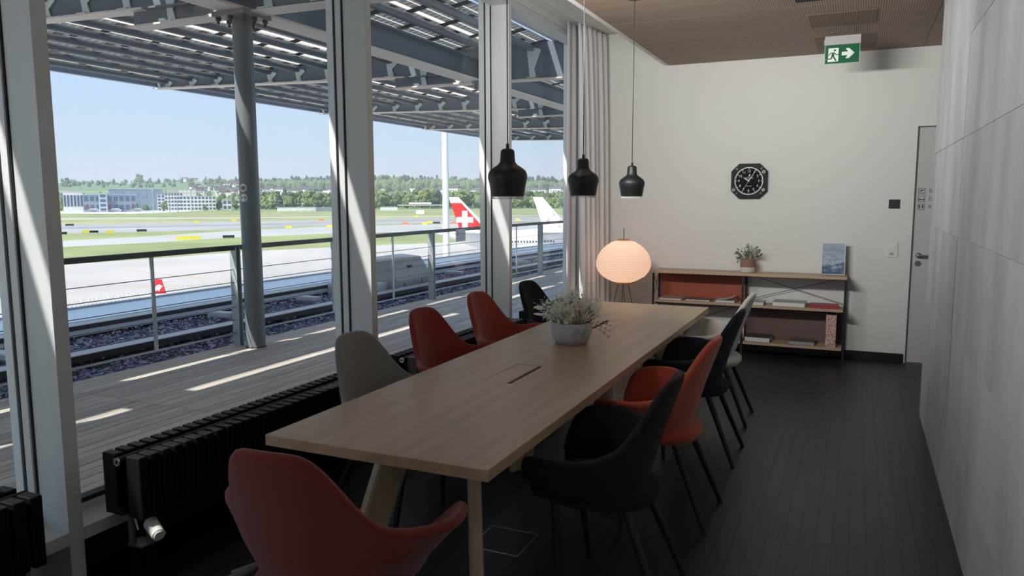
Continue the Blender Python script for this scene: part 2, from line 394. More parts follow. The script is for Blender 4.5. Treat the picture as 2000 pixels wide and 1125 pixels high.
# curtain track in the soffit
ct = struct(thing('trim_curtain_track', 'double white curtain track under the soffit', None, (-2.62, 2, ZS)))
for x in (-2.665, -2.60):
    bx('track', x, x + .035, -4.2, YB, ZS - .016, ZS, K['white'], ct, 0.001)

# eave blades above the windows, added and slotted to shape the sunlight
ev = thing('eave_sun_blade', 'grey sheet metal eave blades added along the facade to shape the sunlight', 'louvre', (-3.3, 8, 4.0))
bx('blade', -3.62, -3.06, -6, 28, 4.0, 4.05, K['alu_sheet'], ev)
bx('blade', -4.45, -3.72, -6, 28, 4.0, 4.05, K['alu_sheet'], ev)
# ---------------------------------------------------------------- conference table
TX0, TX1, TY0, TY1, TZ = -1.90, -1.01, 2.035, 5.87, 0.74
TXC = (TX0 + TX1) / 2
tb = thing('conference_table', 'long light oak conference table with slanted board legs', 'table', (TXC, (TY0 + TY1) / 2, 0))
HA = (-1.545, -1.403, 3.07, 3.46); HB = (-1.540, -1.405, 4.54, 4.965)
# the top is one slab with two rectangular cut-outs for the cable hatches
bm = bmesh.new()
xs = [TX0, HA[0], HA[1], TX1]; ysl = [TY0, HA[2], HA[3], HB[2], HB[3], TY1]
for z, flip in ((TZ, 0), (TZ - .04, 1)):
    vv = [[bm.verts.new((x, y, z)) for x in xs] for y in ysl]
    for j in range(5):
        for i in range(3):
            if i == 1 and j in (1, 3): continue
            q = [vv[j][i], vv[j][i + 1], vv[j + 1][i + 1], vv[j + 1][i]]
            bm.faces.new(q if not flip else q[::-1])
bm.verts.ensure_lookup_table()
bd = [e for e in bm.edges if len(e.link_faces) == 1]
top = {(round(v.co.x, 4), round(v.co.y, 4)): v for v in bm.verts if v.co.z > TZ - .02}
low = {(round(v.co.x, 4), round(v.co.y, 4)): v for v in bm.verts if v.co.z < TZ - .02}
for e in bd:
    if e.verts[0].co.z > TZ - .02:
        a, b = e.verts; ka, kb = [(round(v.co.x, 4), round(v.co.y, 4)) for v in (a, b)]
        bm.faces.new((a, b, low[kb], low[ka]))
bmesh.ops.recalc_face_normals(bm, faces=bm.faces)
bmesh.ops.bevel(bm, geom=[e for e in bm.edges if len(e.link_faces) == 2 and e.calc_face_angle(0) > .5 and (abs(e.verts[0].co.x - TX0) < .001 or abs(e.verts[0].co.x - TX1) < .001 or abs(e.verts[0].co.y - TY0) < .001 or abs(e.verts[0].co.y - TY1) < .001)], offset=.0025, segments=2, profile=.5, affect='EDGES')
me = bpy.data.meshes.new('tabletop'); bm.to_mesh(me); bm.free(); me.materials.append(K['oak'])
place('tabletop', me, tb)
# staves of the top: thin glue lines shown as separate lid pieces only at the hatches
for h, (gap) in ((HA, 0), (HB, 1)):
    x0, x1, y0, y1 = h
    lid0 = x0 + .002 if not gap else x0 + .022; lid1 = x1 - .022 if not gap else x1 - .002
    bx('hatch_lid', lid0, lid1, y0 + .002, y1 - .002, TZ - .012, TZ - .0005, K['oak'], tb, .001)
    MB().box(x0, x1, y0, y1, TZ - .075, TZ - .07).box(x0, x0 + .002, y0, y1, TZ - .075, TZ - .012).box(x1 - .002, x1, y0, y1, TZ - .075, TZ - .012).build('cable_tray', K['plinth'], tb)
    gx = x1 - .025 if not gap else x0 + .01
    bx('socket_strip', gx, gx + .014, y0 + .12, y1 - .12, TZ - .07, TZ - .045, K['f_red2'], tb, .002)
def tleg(s, y, d):
    """board leg: s=-1 window side, +1 aisle side; d=+1 leg leaning towards larger y at the top"""
    th, w = .05, .15
    T = Vector((TXC + s * (.155 if s > 0 else .225), y + d * .30, TZ - .041)); F = Vector((TXC + s * (.325 if s > 0 else .315), y, 0))
    g = Vector((-s * .5, d * .866, 0)); n = Vector((g.y, -g.x, 0))
    vs = []
    for P, ww in ((F, w * .86), (T, w * 1.06)):
        for a, b in ((0, -1), (1, -1), (1, 1), (0, 1)):
            vs.append(P + g * (a * ww) + n * (b * th / 2))
    MB().add(vs, [(3, 2, 1, 0), (4, 5, 6, 7), (0, 1, 5, 4), (1, 2, 6, 5), (2, 3, 7, 6), (3, 0, 4, 7)]).build('leg', K['oak_z'], tb, bevel=.016)
for y, d in ((2.2, 1), (3.85, 1), (5.70, -1)):
    for s in (-1, 1): tleg(s, y, d)
    yb_ = y + d * .38
    bx('stretcher', TXC - .22, TXC + .22, yb_ - .03, yb_ + .03, TZ - .10, TZ - .041, K['oak_x'], tb, .004)

# ---------------------------------------------------------------- shell armchairs
def interp(t, pts):
    for (a, va), (b, vb) in zip(pts[:-1], pts[1:]):
        if t <= b:
            k = (t - a) / (b - a); k = k * k * (3 - 2 * k); return va + (vb - va) * k
    return pts[-1][1]
HP = [(0, .912), (12, .910), (18, .900), (22.5, .867), (26.5, .822), (31, .772), (35.5, .725), (42, .680), (49, .655), (60, .644), (96, .645), (112, .640), (121, .622), (127, .580), (131, .49), (140, .42)]
def lin(t, P):
    for (a, va), (b, vb) in zip(P[:-1], P[1:]):
        if t <= b: return va + (vb - va) * (t - a) / (b - a)
    return P[-1][1]
def rim(t): return sum(lin(abs(t + d), HP) for d in (-3, -1.5, 0, 1.5, 3)) / 5
def shell_mesh(name, m):
    NU, NV = 72, 13; vs = []; fs = []
    for i in range(NU + 1):
        ph = -131 + 262 * i / NU; a = math.radians(ph); h = rim(ph); zb = .415
        sn, cs = math.sin(a), math.cos(a)
        for j in range(NV + 1):
            v = j / NV; z = zb + (h - zb) * v; t_ = z - zb
            b_ = .205 if cs > 0 else .255
            x = .245 * sn; y = .145 - b_ * cs
            wbk = max(0, cs) ** 1.5
            y -= wbk * (.27 * t_ + .08 * max(0, t_ - .25))
            fl_ = abs(sn) ** 1.1 * (.58 * t_ - .5 * t_ * t_) * min(1, t_ * 8)
            if abs(ph) < 40: fl_ *= .93
            x += math.copysign(fl_, sn) if sn else 0
            if cs < 0: y += -cs * .10 * t_ * 2
            # soft outward roll at the arm rim
            if abs(ph) > 52: x += math.copysign(.058 * (max(0, v - .5) / .5) ** 1.5, sn) * min(1, (abs(ph) - 52) / 25)
            # shell tucks in under the seat
            if v < .16: k = (.16 - v) / .16; x *= 1 - .16 * k; y = .145 + (y - .145) * (1 - .16 * k)
            vs.append((x, y, z))
    n = NV + 1
    for i in range(NU):
        for j in range(NV): fs.append((i * n + j, (i + 1) * n + j, (i + 1) * n + j + 1, i * n + j + 1))
    return MB().add(vs, fs).mesh(name, m, True)
def seat_mesh(name, m):
    prof = []; vs = []; fs = []; N = 40
    rings = [(0, .392), (.75, .392), (.93, .398), (1.0, .420), (.985, .446), (.90, .462), (.6, .470), (0.0, .474)]
    vs = []
    for k, (r, z) in enumerate(rings):
        for i in range(N):
            t = 2 * PI * i / N; c, s_ = math.cos(t), math.sin(t)
            rr = 1 / ((abs(c) ** 2.5 + abs(s_) ** 2.5) ** (1 / 2.5))
            vs.append((.222 * r * rr * c,   .105 + .245 * r * rr * s_, z))
    for k in range(len(rings) - 1):
        for i in range(N): fs.append((k * N + i, k * N + (i + 1) % N, (k + 1) * N + (i + 1) % N, (k + 1) * N + i))
    return MB().add(vs, fs).mesh(name, m, True)
def make_chair(label, m, loc, rz, seat_m=None, group='armchairs around the conference table'):
    c = thing('armchair', label, 'chair', loc, rz, group)
    o = place('shell', shell_mesh('shell', m), c, local=True)
    so = o.modifiers.new('thickness', 'SOLIDIFY'); so.thickness = .034; so.offset = 0
    sb = o.modifiers.new('smooth', 'SUBSURF'); sb.levels = 1; sb.render_levels = 1
    place('seat', seat_mesh('seat', seat_m or m), c, local=True)
    for sx_ in (-1, 1):
        for sy_ in (-1, 1):
            MB().cyl((sx_ * .205, .0 + sy_ * .205, 0.004), (sx_ * .150, .10 + sy_ * .140, .41), .0115, .019, 14).build('leg', K['leg_black'], c, auto=True, local=True)
            l = c.children[-1]
            place('glide', glide_me, l, local=True, loc=(sx_ * .205, sy_ * .205, 0.0025))
    return c
glide_me = MB().cyl((0, 0, -.0025), (0, 0, .003), .0125, .0125, 12).mesh('glide', K['black'])
R90 = PI / 2
make_chair('dark red armchair at the near end of the table', K['f_red'], (-1.428, 1.715, 0), math.radians(4))
make_chair('black aubergine armchair on the aisle side, closest to the camera', K['f_aub'], (-.80, 2.84, 0), R90 + .03)
make_chair('orange-red armchair on the aisle side between the dark armchairs', K['f_orange'], (-.795, 3.70, 0), R90 - .02)
make_chair('dark navy armchair between the orange-red and light grey ones', K['f_navy'], (-.81, 4.66, 0), R90)
make_chair('light grey armchair on the aisle side by the bookshelf', K['f_lgrey'], (-.85, 5.50, 0), R90 + .02)
make_chair('warm grey armchair on the window side of the table', K['f_grey'], (-2.10, 3.08, 0), -R90 - .07)
make_chair('red armchair behind the warm grey one by the window', K['f_red2'], (-2.225, 3.95, 0), -R90 - .09)
make_chair('rust-red armchair in front of the third window mullion', K['f_rust'], (-2.28, 4.80, 0), -R90 - .07)
make_chair('black armchair on the window side by the flowers', K['f_black'], (-2.24, 5.61, 0), -R90 - .10)

# ---------------------------------------------------------------- pendant lamps
for nm, y, zb in (('pendant lamp nearest to the camera, matt black bell', 3.145, 1.574), ('middle one of the three matt black bell pendant lamps', 4.182, 1.578), ('pendant lamp closest to the back wall, matt black bell', 5.215, 1.574)):
    p_ = thing('pendant_lamp', nm, 'lamp', (-1.45, y, zb), 0, 'bell pendant lamps above the table')
    prof = [(.071, .012), (.074, .014), (.083, .070), (.0895, .095), (.088, .112), (.080, .128), (.062, .142), (.047, .151), (.038, .160), (.034, .170), (.032, .205), (.030, .215), (.024, .222), (.008, .226)]
    inn = [(max(r - .003, .004), z - .001) for r, z in prof[::-1]]
    MB().lathe(prof + inn, n=40).build('shade', K['lamp_black'], p_, auto=True, local=True)
    rg = MB()
    for i in range(56):
        a = 2 * PI * i / 56; c_, s_ = math.cos(a), math.sin(a)
        rg.cyl((.0715 * c_, .0715 * s_, 0.0005), (.0715 * c_, .0715 * s_, .013), .0014, n=5)
    rg.lathe([(.069, .0), (.0735, .0), (.0735, .002), (.069, .002)], n=40)
    rg.build('slotted_ring', K['white_plastic'], p_, local=True)
    MB().cyl((0, 0, .224), (0, 0, .246), .0075, n=14).build('cord_grip', K['black'], p_, auto=True, local=True)
    MB().cyl((0, 0, .244), (0, 0, ZC - zb - .012), .0028, n=8).build('cord', K['black'], p_, local=True)
    MB().cyl((0, 0, ZC - zb - .02), (0, 0, ZC - zb - .001), .045, n=24).build('ceiling_cup', K['lamp_black'], p_, auto=True, local=True)
    MB().lathe([(.0, .09), (.018, .09), (.024, .115), (.016, .145), (.012, .165), (0, .165)], n=16).build('bulb', K['white_plastic'], p_, local=True, smooth=True)

# ---------------------------------------------------------------- flower bowl on the table
vx, vy = -1.492, 4.115
fb = thing('flower_bowl', 'pale grey bowl with dried white flowers and eucalyptus leaves', 'flowers', (vx, vy, TZ))
MB().lathe([(0, 0.001), (.088, .001), (.094, .006), (.112, .04), (.120, .08), (.1185, .122), (.1155, .124), (.113, .122), (.112, .09), (.10, .085), (0, .085)], n=48).build('bowl', mat('pale_lilac_grey_ceramic', (0.46, 0.43, 0.44), .6), fb, auto=True, local=True)
rw = random.Random(3)
def petal(name, c, k=.5):
    m = mat(name, c, .8, var=.12, scale=30); t = m.node_tree; b = t.nodes['Principled BSDF']; x = t.nodes.new('ShaderNodeMixShader'); q = t.nodes.new('ShaderNodeBsdfTranslucent'); q.inputs[0].default_value = (*c, 1); x.inputs[0].default_value = k
    t.links.new(b.outputs[0], x.inputs[1]); t.links.new(q.outputs[0], x.inputs[2]); t.links.new(x.outputs[0], t.nodes['Material Output'].inputs[0]); return m
WH = petal('dried_white_blossom', (0.90, 0.87, 0.80))
GR = mat('eucalyptus_leaf', (0.24, 0.29, 0.26), .6, var=.2, scale=25)
DK = mat('dark_seed_head', (0.08, 0.065, 0.055), .8)
ST = mat('pale_stem', (0.42, 0.36, 0.26), .8)
def leaf_verts(base, d, L, wd, curl=.2, nrm=None):
    d = Vector(d).normalized(); n = Vector(nrm) if nrm else d.orthogonal(); n = (n - d * n.dot(d)).normalized(); sd = d.cross(n)
    vs = []
    for k, w_ in ((0, .12), (.28, .8), (.55, 1.0), (.82, .65), (1.0, .05)):
        c = Vector(base) + d * (L * k) + n * (curl * L * k * k)
        vs += [c - sd * wd * w_ / 2, c + n * (-.08 * wd * w_), c + sd * wd * w_ / 2]
    fs = []
    for k in range(4):
        for q in (0, 1): fs.append((k * 3 + q, k * 3 + q + 1, k * 3 + 4 + q, k * 3 + 3 + q))
    return vs, fs
spr = MB(); stm = MB()
def rdir(spread):
    a = rw.uniform(0, 2 * PI); e_ = rw.uniform(0, spread); return Vector((math.sin(e_) * math.cos(a), math.sin(e_) * math.sin(a), math.cos(e_)))
for i in range(140):
    d = rdir(1.12); b0 = Vector((d.x * .05, d.y * .05, .10)); Ls = rw.uniform(.11, .215) * (1 - .18 * (1 - d.z)); tip = b0 + d * Ls
    stm.cyl(b0, tip, .0012, .0008, 4, False)
    for j in range(26):
        k = rw.uniform(.42, 1.05); c = b0 + d * Ls * k + Vector([rw.gauss(0, .009) for _ in range(3)])
        dd = (d + Vector([rw.gauss(0, .7) for _ in range(3)])).normalized()
        spr.add(*leaf_verts(c, dd, rw.uniform(.012, .024), rw.uniform(.005, .010), rw.uniform(-.3, .5)))
tag(spr.build('blossoms', WH, fb, local=True, fix=False), kind='stuff')
tag(stm.build('stems', ST, fb, local=True, fix=False), kind='stuff')
for i in range(34):   # larger leaves and papery pods
    d = rdir(1.3); b0 = Vector((d.x * .06, d.y * .06, .11)) + d * rw.uniform(.05, .14)
    grn = rw.random() < .5
    dd = (d + Vector([rw.gauss(0, .4) for _ in range(3)])).normalized()
    v, f = leaf_verts(b0, dd, rw.uniform(.045, .075), rw.uniform(.020, .032), rw.uniform(-.2, .3))
    MB().add(v, f).build('leaf', GR if grn else WH, fb, smooth=True, local=True, fix=False)
# drooping leaves over the rim towards the camera and a spray reaching left
for b0, d, L, w_ in (((.055, -.085, .125), (.35, -.45, -.9), .10, .038), ((.095, -.06, .12), (.5, -.1, -1), .08, .035), ((-.15, -.05, .20), (-1, -.3, .05), .06, .028), ((-.13, -.055, .19), (-.3, -.3, -1), .05, .022), ((-.10, -.07, .17), (-.4, -.5, -.6), .045, .02)):
    v, f = leaf_verts(b0, d, L, w_, -.12 if d[2] < -.5 else .1, (d[0], d[1] - .6, .4))
    MB().add(v, f).build('leaf', GR if b0[0] > 0 else WH, fb, smooth=True, local=True, fix=False)
for c in ((.10, .015, .20), (.02, -.06, .235), (.115, -.02, .14)):
    MB().lathe([(0, -.014), (.010, -.010), (.015, 0), (.011, .010), (0, .013)], c, 12).build('seed_head', DK, fb, smooth=True, local=True)
tw = MB()
for q in range(3):
    p0 = Vector((.09, .02 * q, .11)); 
    for k in range(5):
        p1 = p0 + Vector((.022, .016, -.008 - .004 * k + .006 * q)); tw.cyl(p0, p1, .0012, .001, 4); tw.cyl(p1, p1 + Vector((.004, .008, .012)), .003, .001, 5); p0 = p1
tag(tw.build('dark_twig', DK, fb, local=True), kind='stuff')

# ---------------------------------------------------------------- paper floor lamp
lx, ly = -2.12, 7.36
pl = thing('paper_lamp', 'glowing paper floor lamp on thin wire legs by the curtain', 'lamp', (lx, ly, 0))
PM = bpy.data.materials.new('lit_washi_paper'); PM.use_nodes = True; t = PM.node_tree; b = t.nodes['Principled BSDF']
b.inputs['Base Color'].default_value = (.82, .74, .66, 1); b.inputs['Roughness'].default_value = .9
mx = t.nodes.new('ShaderNodeMixShader'); tr = t.nodes.new('ShaderNodeBsdfTranslucent'); tr.inputs[0].default_value = (.85, .76, .69, 1); mx.inputs[0].default_value = .55
t.links.new(b.outputs[0], mx.inputs[1]); t.links.new(tr.outputs[0], mx.inputs[2]); t.links.new(mx.outputs[0], t.nodes['Material Output'].inputs[0])
prof = [(.098, .738), (.16, .765), (.215, .80), (.255, .85), (.272, .90), (.272, .945), (.255, 1.0), (.225, 1.05), (.175, 1.10), (.11, 1.14), (.058, 1.152)]
fine = []
for k in range(len(prof) - 1):
    for q in range(4):
        f_ = q / 4; r_ = prof[k][0] + (prof[k + 1][0] - prof[k][0]) * f_; z_ = prof[k][1] + (prof[k + 1][1] - prof[k][1]) * f_
        fine.append((r_ + (.0016 if q % 2 else 0), z_))
fine.append(prof[-1])
MB().lathe(fine, (lx, ly, 0), 56).build('shade', PM, pl, smooth=True, fix=False)
tg = MB()
for k in range(1, len(fine) - 1, 2):
    r_, z_ = fine[k]; tg.lathe([(r_ + .0002, z_ - .0008), (r_ + .0016, z_), (r_ + .0002, z_ + .0008)], (lx, ly, 0), 48)
tag(tg.build('bamboo_ribs', mat('bamboo_rib', (.60, .46, .36), .8), pl, fix=False), kind='stuff')
WR = mat('orange_wood_ring', (.42, .17, .05), .5)
MB().lathe([(.088, .722), (.101, .722), (.101, .738), (.088, .738), (.088, .722)], (lx, ly, 0), 40).build('bottom_ring', WR, pl, auto=True)
MB().lathe([(.045, 1.152), (.060, 1.152), (.060, 1.163), (.045, 1.163), (.045, 1.152)], (lx, ly, 0), 40).build('top_ring', WR, pl, auto=True)
LW = mat('dark_brown_wire', (.03, .02, .016), .5)
MB().cyl((lx, ly, .70), (lx, ly, 1.275), .0035, n=8).build('rod', LW, pl)
MB().cyl((lx - .05, ly, 1.157), (lx + .05, ly, 1.157), .003, n=6).build('spreader', LW, pl); MB().cyl((lx - .09, ly, .73), (lx + .09, ly, .73), .003, n=6).build('spreader', LW, pl)
for a in (0.35, 1.95, 3.5, 4.9):
    c_, s_ = math.cos(a), math.sin(a)
    MB().cyl((lx + .045 * c_, ly + .045 * s_, .73), (lx + .215 * c_, ly + .215 * s_, 0.002), .0035, n=8).build('leg', LW, pl)
BU = emis('warm_bulb', (1.0, .66, .45), 5.0)
MB().lathe([(0, -.03), (.02, -.024), (.03, 0), (.024, .02), (.012, .04), (0, .045)], (lx, ly, .875), 20).build('bulb', BU, pl, smooth=True)
li = lamp('paper_lamp_light', 'POINT', (lx, ly, .92), (0, 0, -1), 2.2, (1.0, .72, .55), shadow_soft_size=.05)
li.parent = pl; li.matrix_parent_inverse = WM[pl.name].inverted()
MB().tube([(lx, ly, .70), (lx + .03, ly + .05, .3), (lx + .08, ly + .2, .006), (lx + .05, YB - .03, .006)], .0025).build('cord', LW, pl)

# ---------------------------------------------------------------- open shelf unit on the back wall
SX0, SXM, SX1, SY0, SY1, SZ = -1.905, -1.005, -0.072, 7.70, 8.0, 0.832
sh = thing('shelf_unit', 'low oak and black steel shelf with coloured back panels on the back wall', 'shelf', ((SX0 + SX1) / 2, (SY0 + SY1) / 2, 0))
bx('top_board', SX0, SX1 + .005, SY0, SY1, SZ - .026, SZ, K['oak_x'], sh, .002)
PB = K['black']
for x in (SX0 + .006, SXM, SX1 - .004):
    for y in (SY0 + .012, SY1 - .02):
        ps = MB().box(x - .011, x + .011, y - .002, y + .002, 0, SZ - .027).box(x - .002, x + .002, y, y + .018, 0, SZ - .027)
        ps.build('post', PB, sh)
hl = MB()
for x in (SX0 + .006, SXM, SX1 - .004):
    for k in range(9): hl.cyl((x, SY0 + .0098, .15 + k * .07), (x, SY0 + .0092, .15 + k * .07), .0032, n=8)
tag(hl.build('rivet_holes', K['chrome'], sh), kind='stuff')
bx('shelf_board', SX0 + .02, SXM - .014, SY0 + .02, SY1 - .02, .502, .528, K['oak_x'], sh, .002)
bx('shelf_board', SXM + .014, SX1 - .018, SY0 + .02, SY1 - .02, .494, .520, K['oak_x'], sh, .002)
bx('shelf_board', SXM + .014, SX1 - .018, SY0 + .02, SY1 - .02, .126, .152, K['oak_x'], sh, .002)
bx('shelf_board', SX0 + .02, SXM - .014, SY0 + .02, SY1 - .02, .126, .152, K['oak_x'], sh, .002)
tag(bx('back_panel', SX0 + .02, SXM - .014, SY1 - .018, SY1 - .012, .530, SZ - .030, mat('red_lacquer_panel', (.33, .075, .035), .45), sh), 'rust red back panel')
tag(bx('back_panel', SXM + .014, SX1 - .018, SY1 - .018, SY1 - .012, .154, .492, mat('mauve_brown_panel', (.155, .095, .088), .5), sh), 'mauve brown back panel')
for z in (.500, .490, .122): pass
MB().box(SX0 + .02, SXM - .014, SY0 + .03, SY0 + .034, .484, .502).build('edge_bar', PB, sh)
def cross(nm, a, b, c, d): MB().cyl(a, b, .0028, n=6).cyl(c, d, .0028, n=6).build(nm, PB, sh)
cross('brace', (SXM + .015, SY1 - .01, .80), (SX1 - .02, SY1 - .01, .54), (SXM + .015, SY1 - .014, .54), (SX1 - .02, SY1 - .014, .80))
cross('brace', (SX0 + .02, SY1 - .01, .49), (SXM - .015, SY1 - .01, .17), (SX0 + .02, SY1 - .014, .17), (SXM - .015, SY1 - .014, .49))
cross('brace', (SX0 + .006, SY0 + .03, .79), (SX0 + .006, SY1 - .03, .56), (SX0 + .003, SY0 + .03, .56), (SX0 + .003, SY1 - .03, .79))
SPX = lambda px: -1.91 + .00485 * (px - 1275)
def book(label, px0, px1, z, th, cov, page=(.66, .64, .60), depth=.20, y=None, rz=0.0, grp='books and magazines on the shelf unit', soft=False, cat='book'):
    x0, x1 = SPX(px0), SPX(px1); w = x1 - x0; y = SY0 + .04 if y is None else y
    o = thing('book', label, cat, ((x0 + x1) / 2, y + depth / 2, z), rz, grp)
    cm = mat('book_cover', cov, .4, var=.1, scale=30); pm_ = mat('book_pages', page, .8)
    t_ = .0025
    MB().box(-w / 2, w / 2, -depth / 2, depth / 2, th - t_, th).box(-w / 2, w / 2, -depth / 2, depth / 2, 0.0005, t_).box(-w / 2, -w / 2 + t_, -depth / 2, depth / 2, 0.0005, th).build('cover', cm, o, local=True)
    MB().box(-w / 2 + .003, w / 2 - .004, -depth / 2 + .003, depth / 2 - .003, t_, th - t_).build('page_block', pm_, o, local=True)
    return o
zl, zr, zb_ = .5285, .5205, .1525
book('thin grey paperback on the shelf under the rust red panel, beside the lamp', 1290, 1338, zl, .018, (.30, .27, .28), rz=-.05)
book('brown magazine in the middle of the shelf under the rust red panel', 1345, 1396, zl, .017, (.15, .08, .07), rz=-.03)
bk = book('magazine with a curled page under the rust red panel', 1407, 1446, zl, .022, (.42, .40, .40), rz=-.02)
cv = []; n_ = 10
for k in range(n_ + 1):
    s_ = k / n_; cv += [(-.09 + .18 * s_, -.09, .0225 + .045 * s_ ** 3), (-.09 + .18 * s_, .09, .0225 + .055 * s_ ** 3)]
MB().add(cv, [(2 * k, 2 * k + 2, 2 * k + 3, 2 * k + 1) for k in range(n_)]).build('curled_page', mat('paper', (.60, .58, .58), .7), bk, smooth=True, local=True)
book('thick white catalogue partly hidden by the light grey armchair', 1474, 1503, zr, .030, (.50, .48, .45), rz=-.02)
book('large white landscape book on the middle shelf of the unit', 1520, 1582, zr, .042, (.42, .41, .39), page=(.70, .68, .64), depth=.23, rz=-.04)
rb = book('crimson book with a ribbon next to the large white one', 1588, 1642, zr, .026, (.34, .018, .035), page=(.40, .05, .07), depth=.22, rz=-.02)
MB().box(-.02, -.014, -.125, -.115, -.035, .004).build('ribbon', mat('red_ribbon', (.35, .03, .03), .6), rb, local=True)
book('black hardcover book on the bottom shelf', 1468, 1518, zb_, .048, (.020, .022, .028), page=(.68, .66, .62), depth=.22, rz=-.05)
book('brown photo book lying on the bottom shelf', 1552, 1602, zb_, .036, (.115, .085, .080), page=(.35, .34, .36), depth=.20, rz=-.03)
PT = bpy.data.materials.new('red_white_print'); PT.use_nodes = True; t = PT.node_tree; b = t.nodes['Principled BSDF']; b.inputs['Roughness'].default_value = .5
co = t.nodes.new('ShaderNodeTexCoord'); vo = t.nodes.new('ShaderNodeTexVoronoi'); vo.inputs['Scale'].default_value = 75; r_ = t.nodes.new('ShaderNodeValToRGB'); r_.color_ramp.interpolation = 'CONSTANT'
r_.color_ramp.elements[0].color = (.38, .07, .045, 1); r_.color_ramp.elements[1].position = .42; r_.color_ramp.elements[1].color = (.58, .49, .43, 1)
t.links.new(co.outputs['Object'], vo.inputs['Vector']); t.links.new(vo.outputs['Distance'], r_.inputs[0]); t.links.new(r_.outputs[0], b.inputs['Base Color'])
bo = thing('slipcase', 'upright red and white patterned slipcase on the bottom shelf', 'book', (SPX(1630), 7.83, zb_))
MB().box(-.045, .045, -.10, .10, 0, .31).build('spine_case', PT, bo, bevel=.003, local=True)
MB().box(-.038, .038, -.092, .095, .3105, .3125).box(-.0455, .0465, .1005, .104, .0, .31).build('book_block', mat('brown_board', (.09, .06, .055), .7), bo, local=True)

# plant pot and framed picture on the shelf
pp = thing('potted_plant', 'small plant with grey-green leaves in a brown and white pot', 'plant', (-.985, 7.86, SZ + .001))
MB().lathe([(0, 0), (.068, 0), (.071, .006), (.0722, .052)], n=36).lathe([(0, 0.0005), (.05, .0005)], n=36).build('pot_base', mat('cream_glaze', (.60, .56, .52), .35), pp, smooth=True, local=True)
MB().lathe([(.0722, .052), (.0735, .128), (.071, .130), (.066, .126), (.064, .105), (0, .105)], n=36).build('pot_body', mat('brown_pink_clay', (.27, .15, .115), .7), pp, auto=True, local=True)
PG = mat('grey_green_leaf', (.13, .18, .15), .55, var=.25, scale=20); PW = mat('pale_sage_leaf', (.40, .42, .33), .7, var=.2, scale=20)
rw = random.Random(11)
for i in range(46):
    d = rdir(1.25); d.z = abs(d.z); b0 = Vector((d.x * .03, d.y * .03, .12)) + d * rw.uniform(.02, .12) * (1.25 if d.z > .85 else 1)
    if i < 10: d = Vector((-.8 + rw.gauss(0, .2), rw.gauss(0, .3), .5 - .12 * i)); b0 = Vector((-.055 - .04 * rw.random(), rw.gauss(0, .03), .12 + .10 * rw.random()))
    v, f = leaf_verts(b0, d + Vector([rw.gauss(0, .5) for _ in range(3)]), rw.uniform(.032, .052), rw.uniform(.022, .034), rw.uniform(-.2, .4))
    MB().add(v, f).build('leaf', PG if (i < 22 or rw.random() < .3) else PW, pp, smooth=True, local=True, fix=False)
stm = MB()
for i in range(22):
    d = rdir(1.0); stm.cyl((0, 0, .10), Vector((0, 0, .11)) + d * rw.uniform(.08, .15), .0014, .001, 4)
tag(stm.build('stems', ST, pp, local=True), kind='stuff')
spg = MB()
for i in range(150):
    d = rdir(.8); c = Vector((.02, 0, .13)) + d * rw.uniform(.03, .13); spg.add(*leaf_verts(c, d + Vector([rw.gauss(0, .6) for _ in range(3)]), .014, .007))
tag(spg.build('blossoms', PW, pp, local=True, fix=False), kind='stuff')
pc = thing('picture_frame', 'white framed print of a blue stormy sea leaning on the back wall', 'picture', (-.198, 7.90, SZ + .001))
pc.rotation_euler = (-.06, 0, .05); WM[pc.name] = pc.matrix_basis.copy()
MB().box(-.105, .105, -.006, .012, 0, .006).box(-.105, .105, -.006, .012, .299, .305).box(-.105, -.099, -.006, .012, 0, .305).box(.099, .105, -.006, .012, 0, .305).build('frame', K['white_plastic'], pc, local=True)
SEA = bpy.data.materials.new('sea_print'); SEA.use_nodes = True; t = SEA.node_tree; b = t.nodes['Principled BSDF']; b.inputs['Roughness'].default_value = .15
co = t.nodes.new('ShaderNodeTexCoord'); mp = t.nodes.new('ShaderNodeMapping'); mp.inputs['Scale'].default_value = (4, 1, 9); mp.inputs['Rotation'].default_value = (0, .35, 0)
no = t.nodes.new('ShaderNodeTexNoise'); no.inputs['Scale'].default_value = 2.2; no.inputs['Detail'].default_value = 9; no.inputs['Roughness'].default_value = .68
s = t.nodes.new('ShaderNodeSeparateXYZ'); ad = t.nodes.new('ShaderNodeMath'); ad.operation = 'MULTIPLY_ADD'; ad.inputs[1].default_value = 1.5; 
r_ = t.nodes.new('ShaderNodeValToRGB'); E_ = r_.color_ramp.elements; E_[0].position = .36; E_[0].color = (.03, .065, .13, 1); E_[1].position = .98; E_[1].color = (.42, .48, .57, 1)
q = E_.new(.58); q.color = (.12, .19, .30, 1); q = E_.new(.70); q.color = (.50, .56, .64, 1); q = E_.new(.80); q.color = (.30, .37, .48, 1)
t.links.new(co.outputs['Object'], mp.inputs[0]); t.links.new(mp.outputs[0], no.inputs['Vector']); t.links.new(co.outputs['Object'], s.inputs[0])
t.links.new(s.outputs['Z'], ad.inputs[0]); t.links.new(no.outputs['Fac'], ad.inputs[2]); t.links.new(ad.outputs[0], r_.inputs[0]); t.links.new(r_.outputs[0], b.inputs['Base Color'])
MB().box(-.099, .099, .0, .004, .006, .299).build('print', SEA, pc, local=True)
MB().box(-.08, .05, -.0008, .0, .214, .2165).box(-.08, .075, -.0008, .0, .203, .2045).build('print_lines', K['sign_white'], pc, local=True)
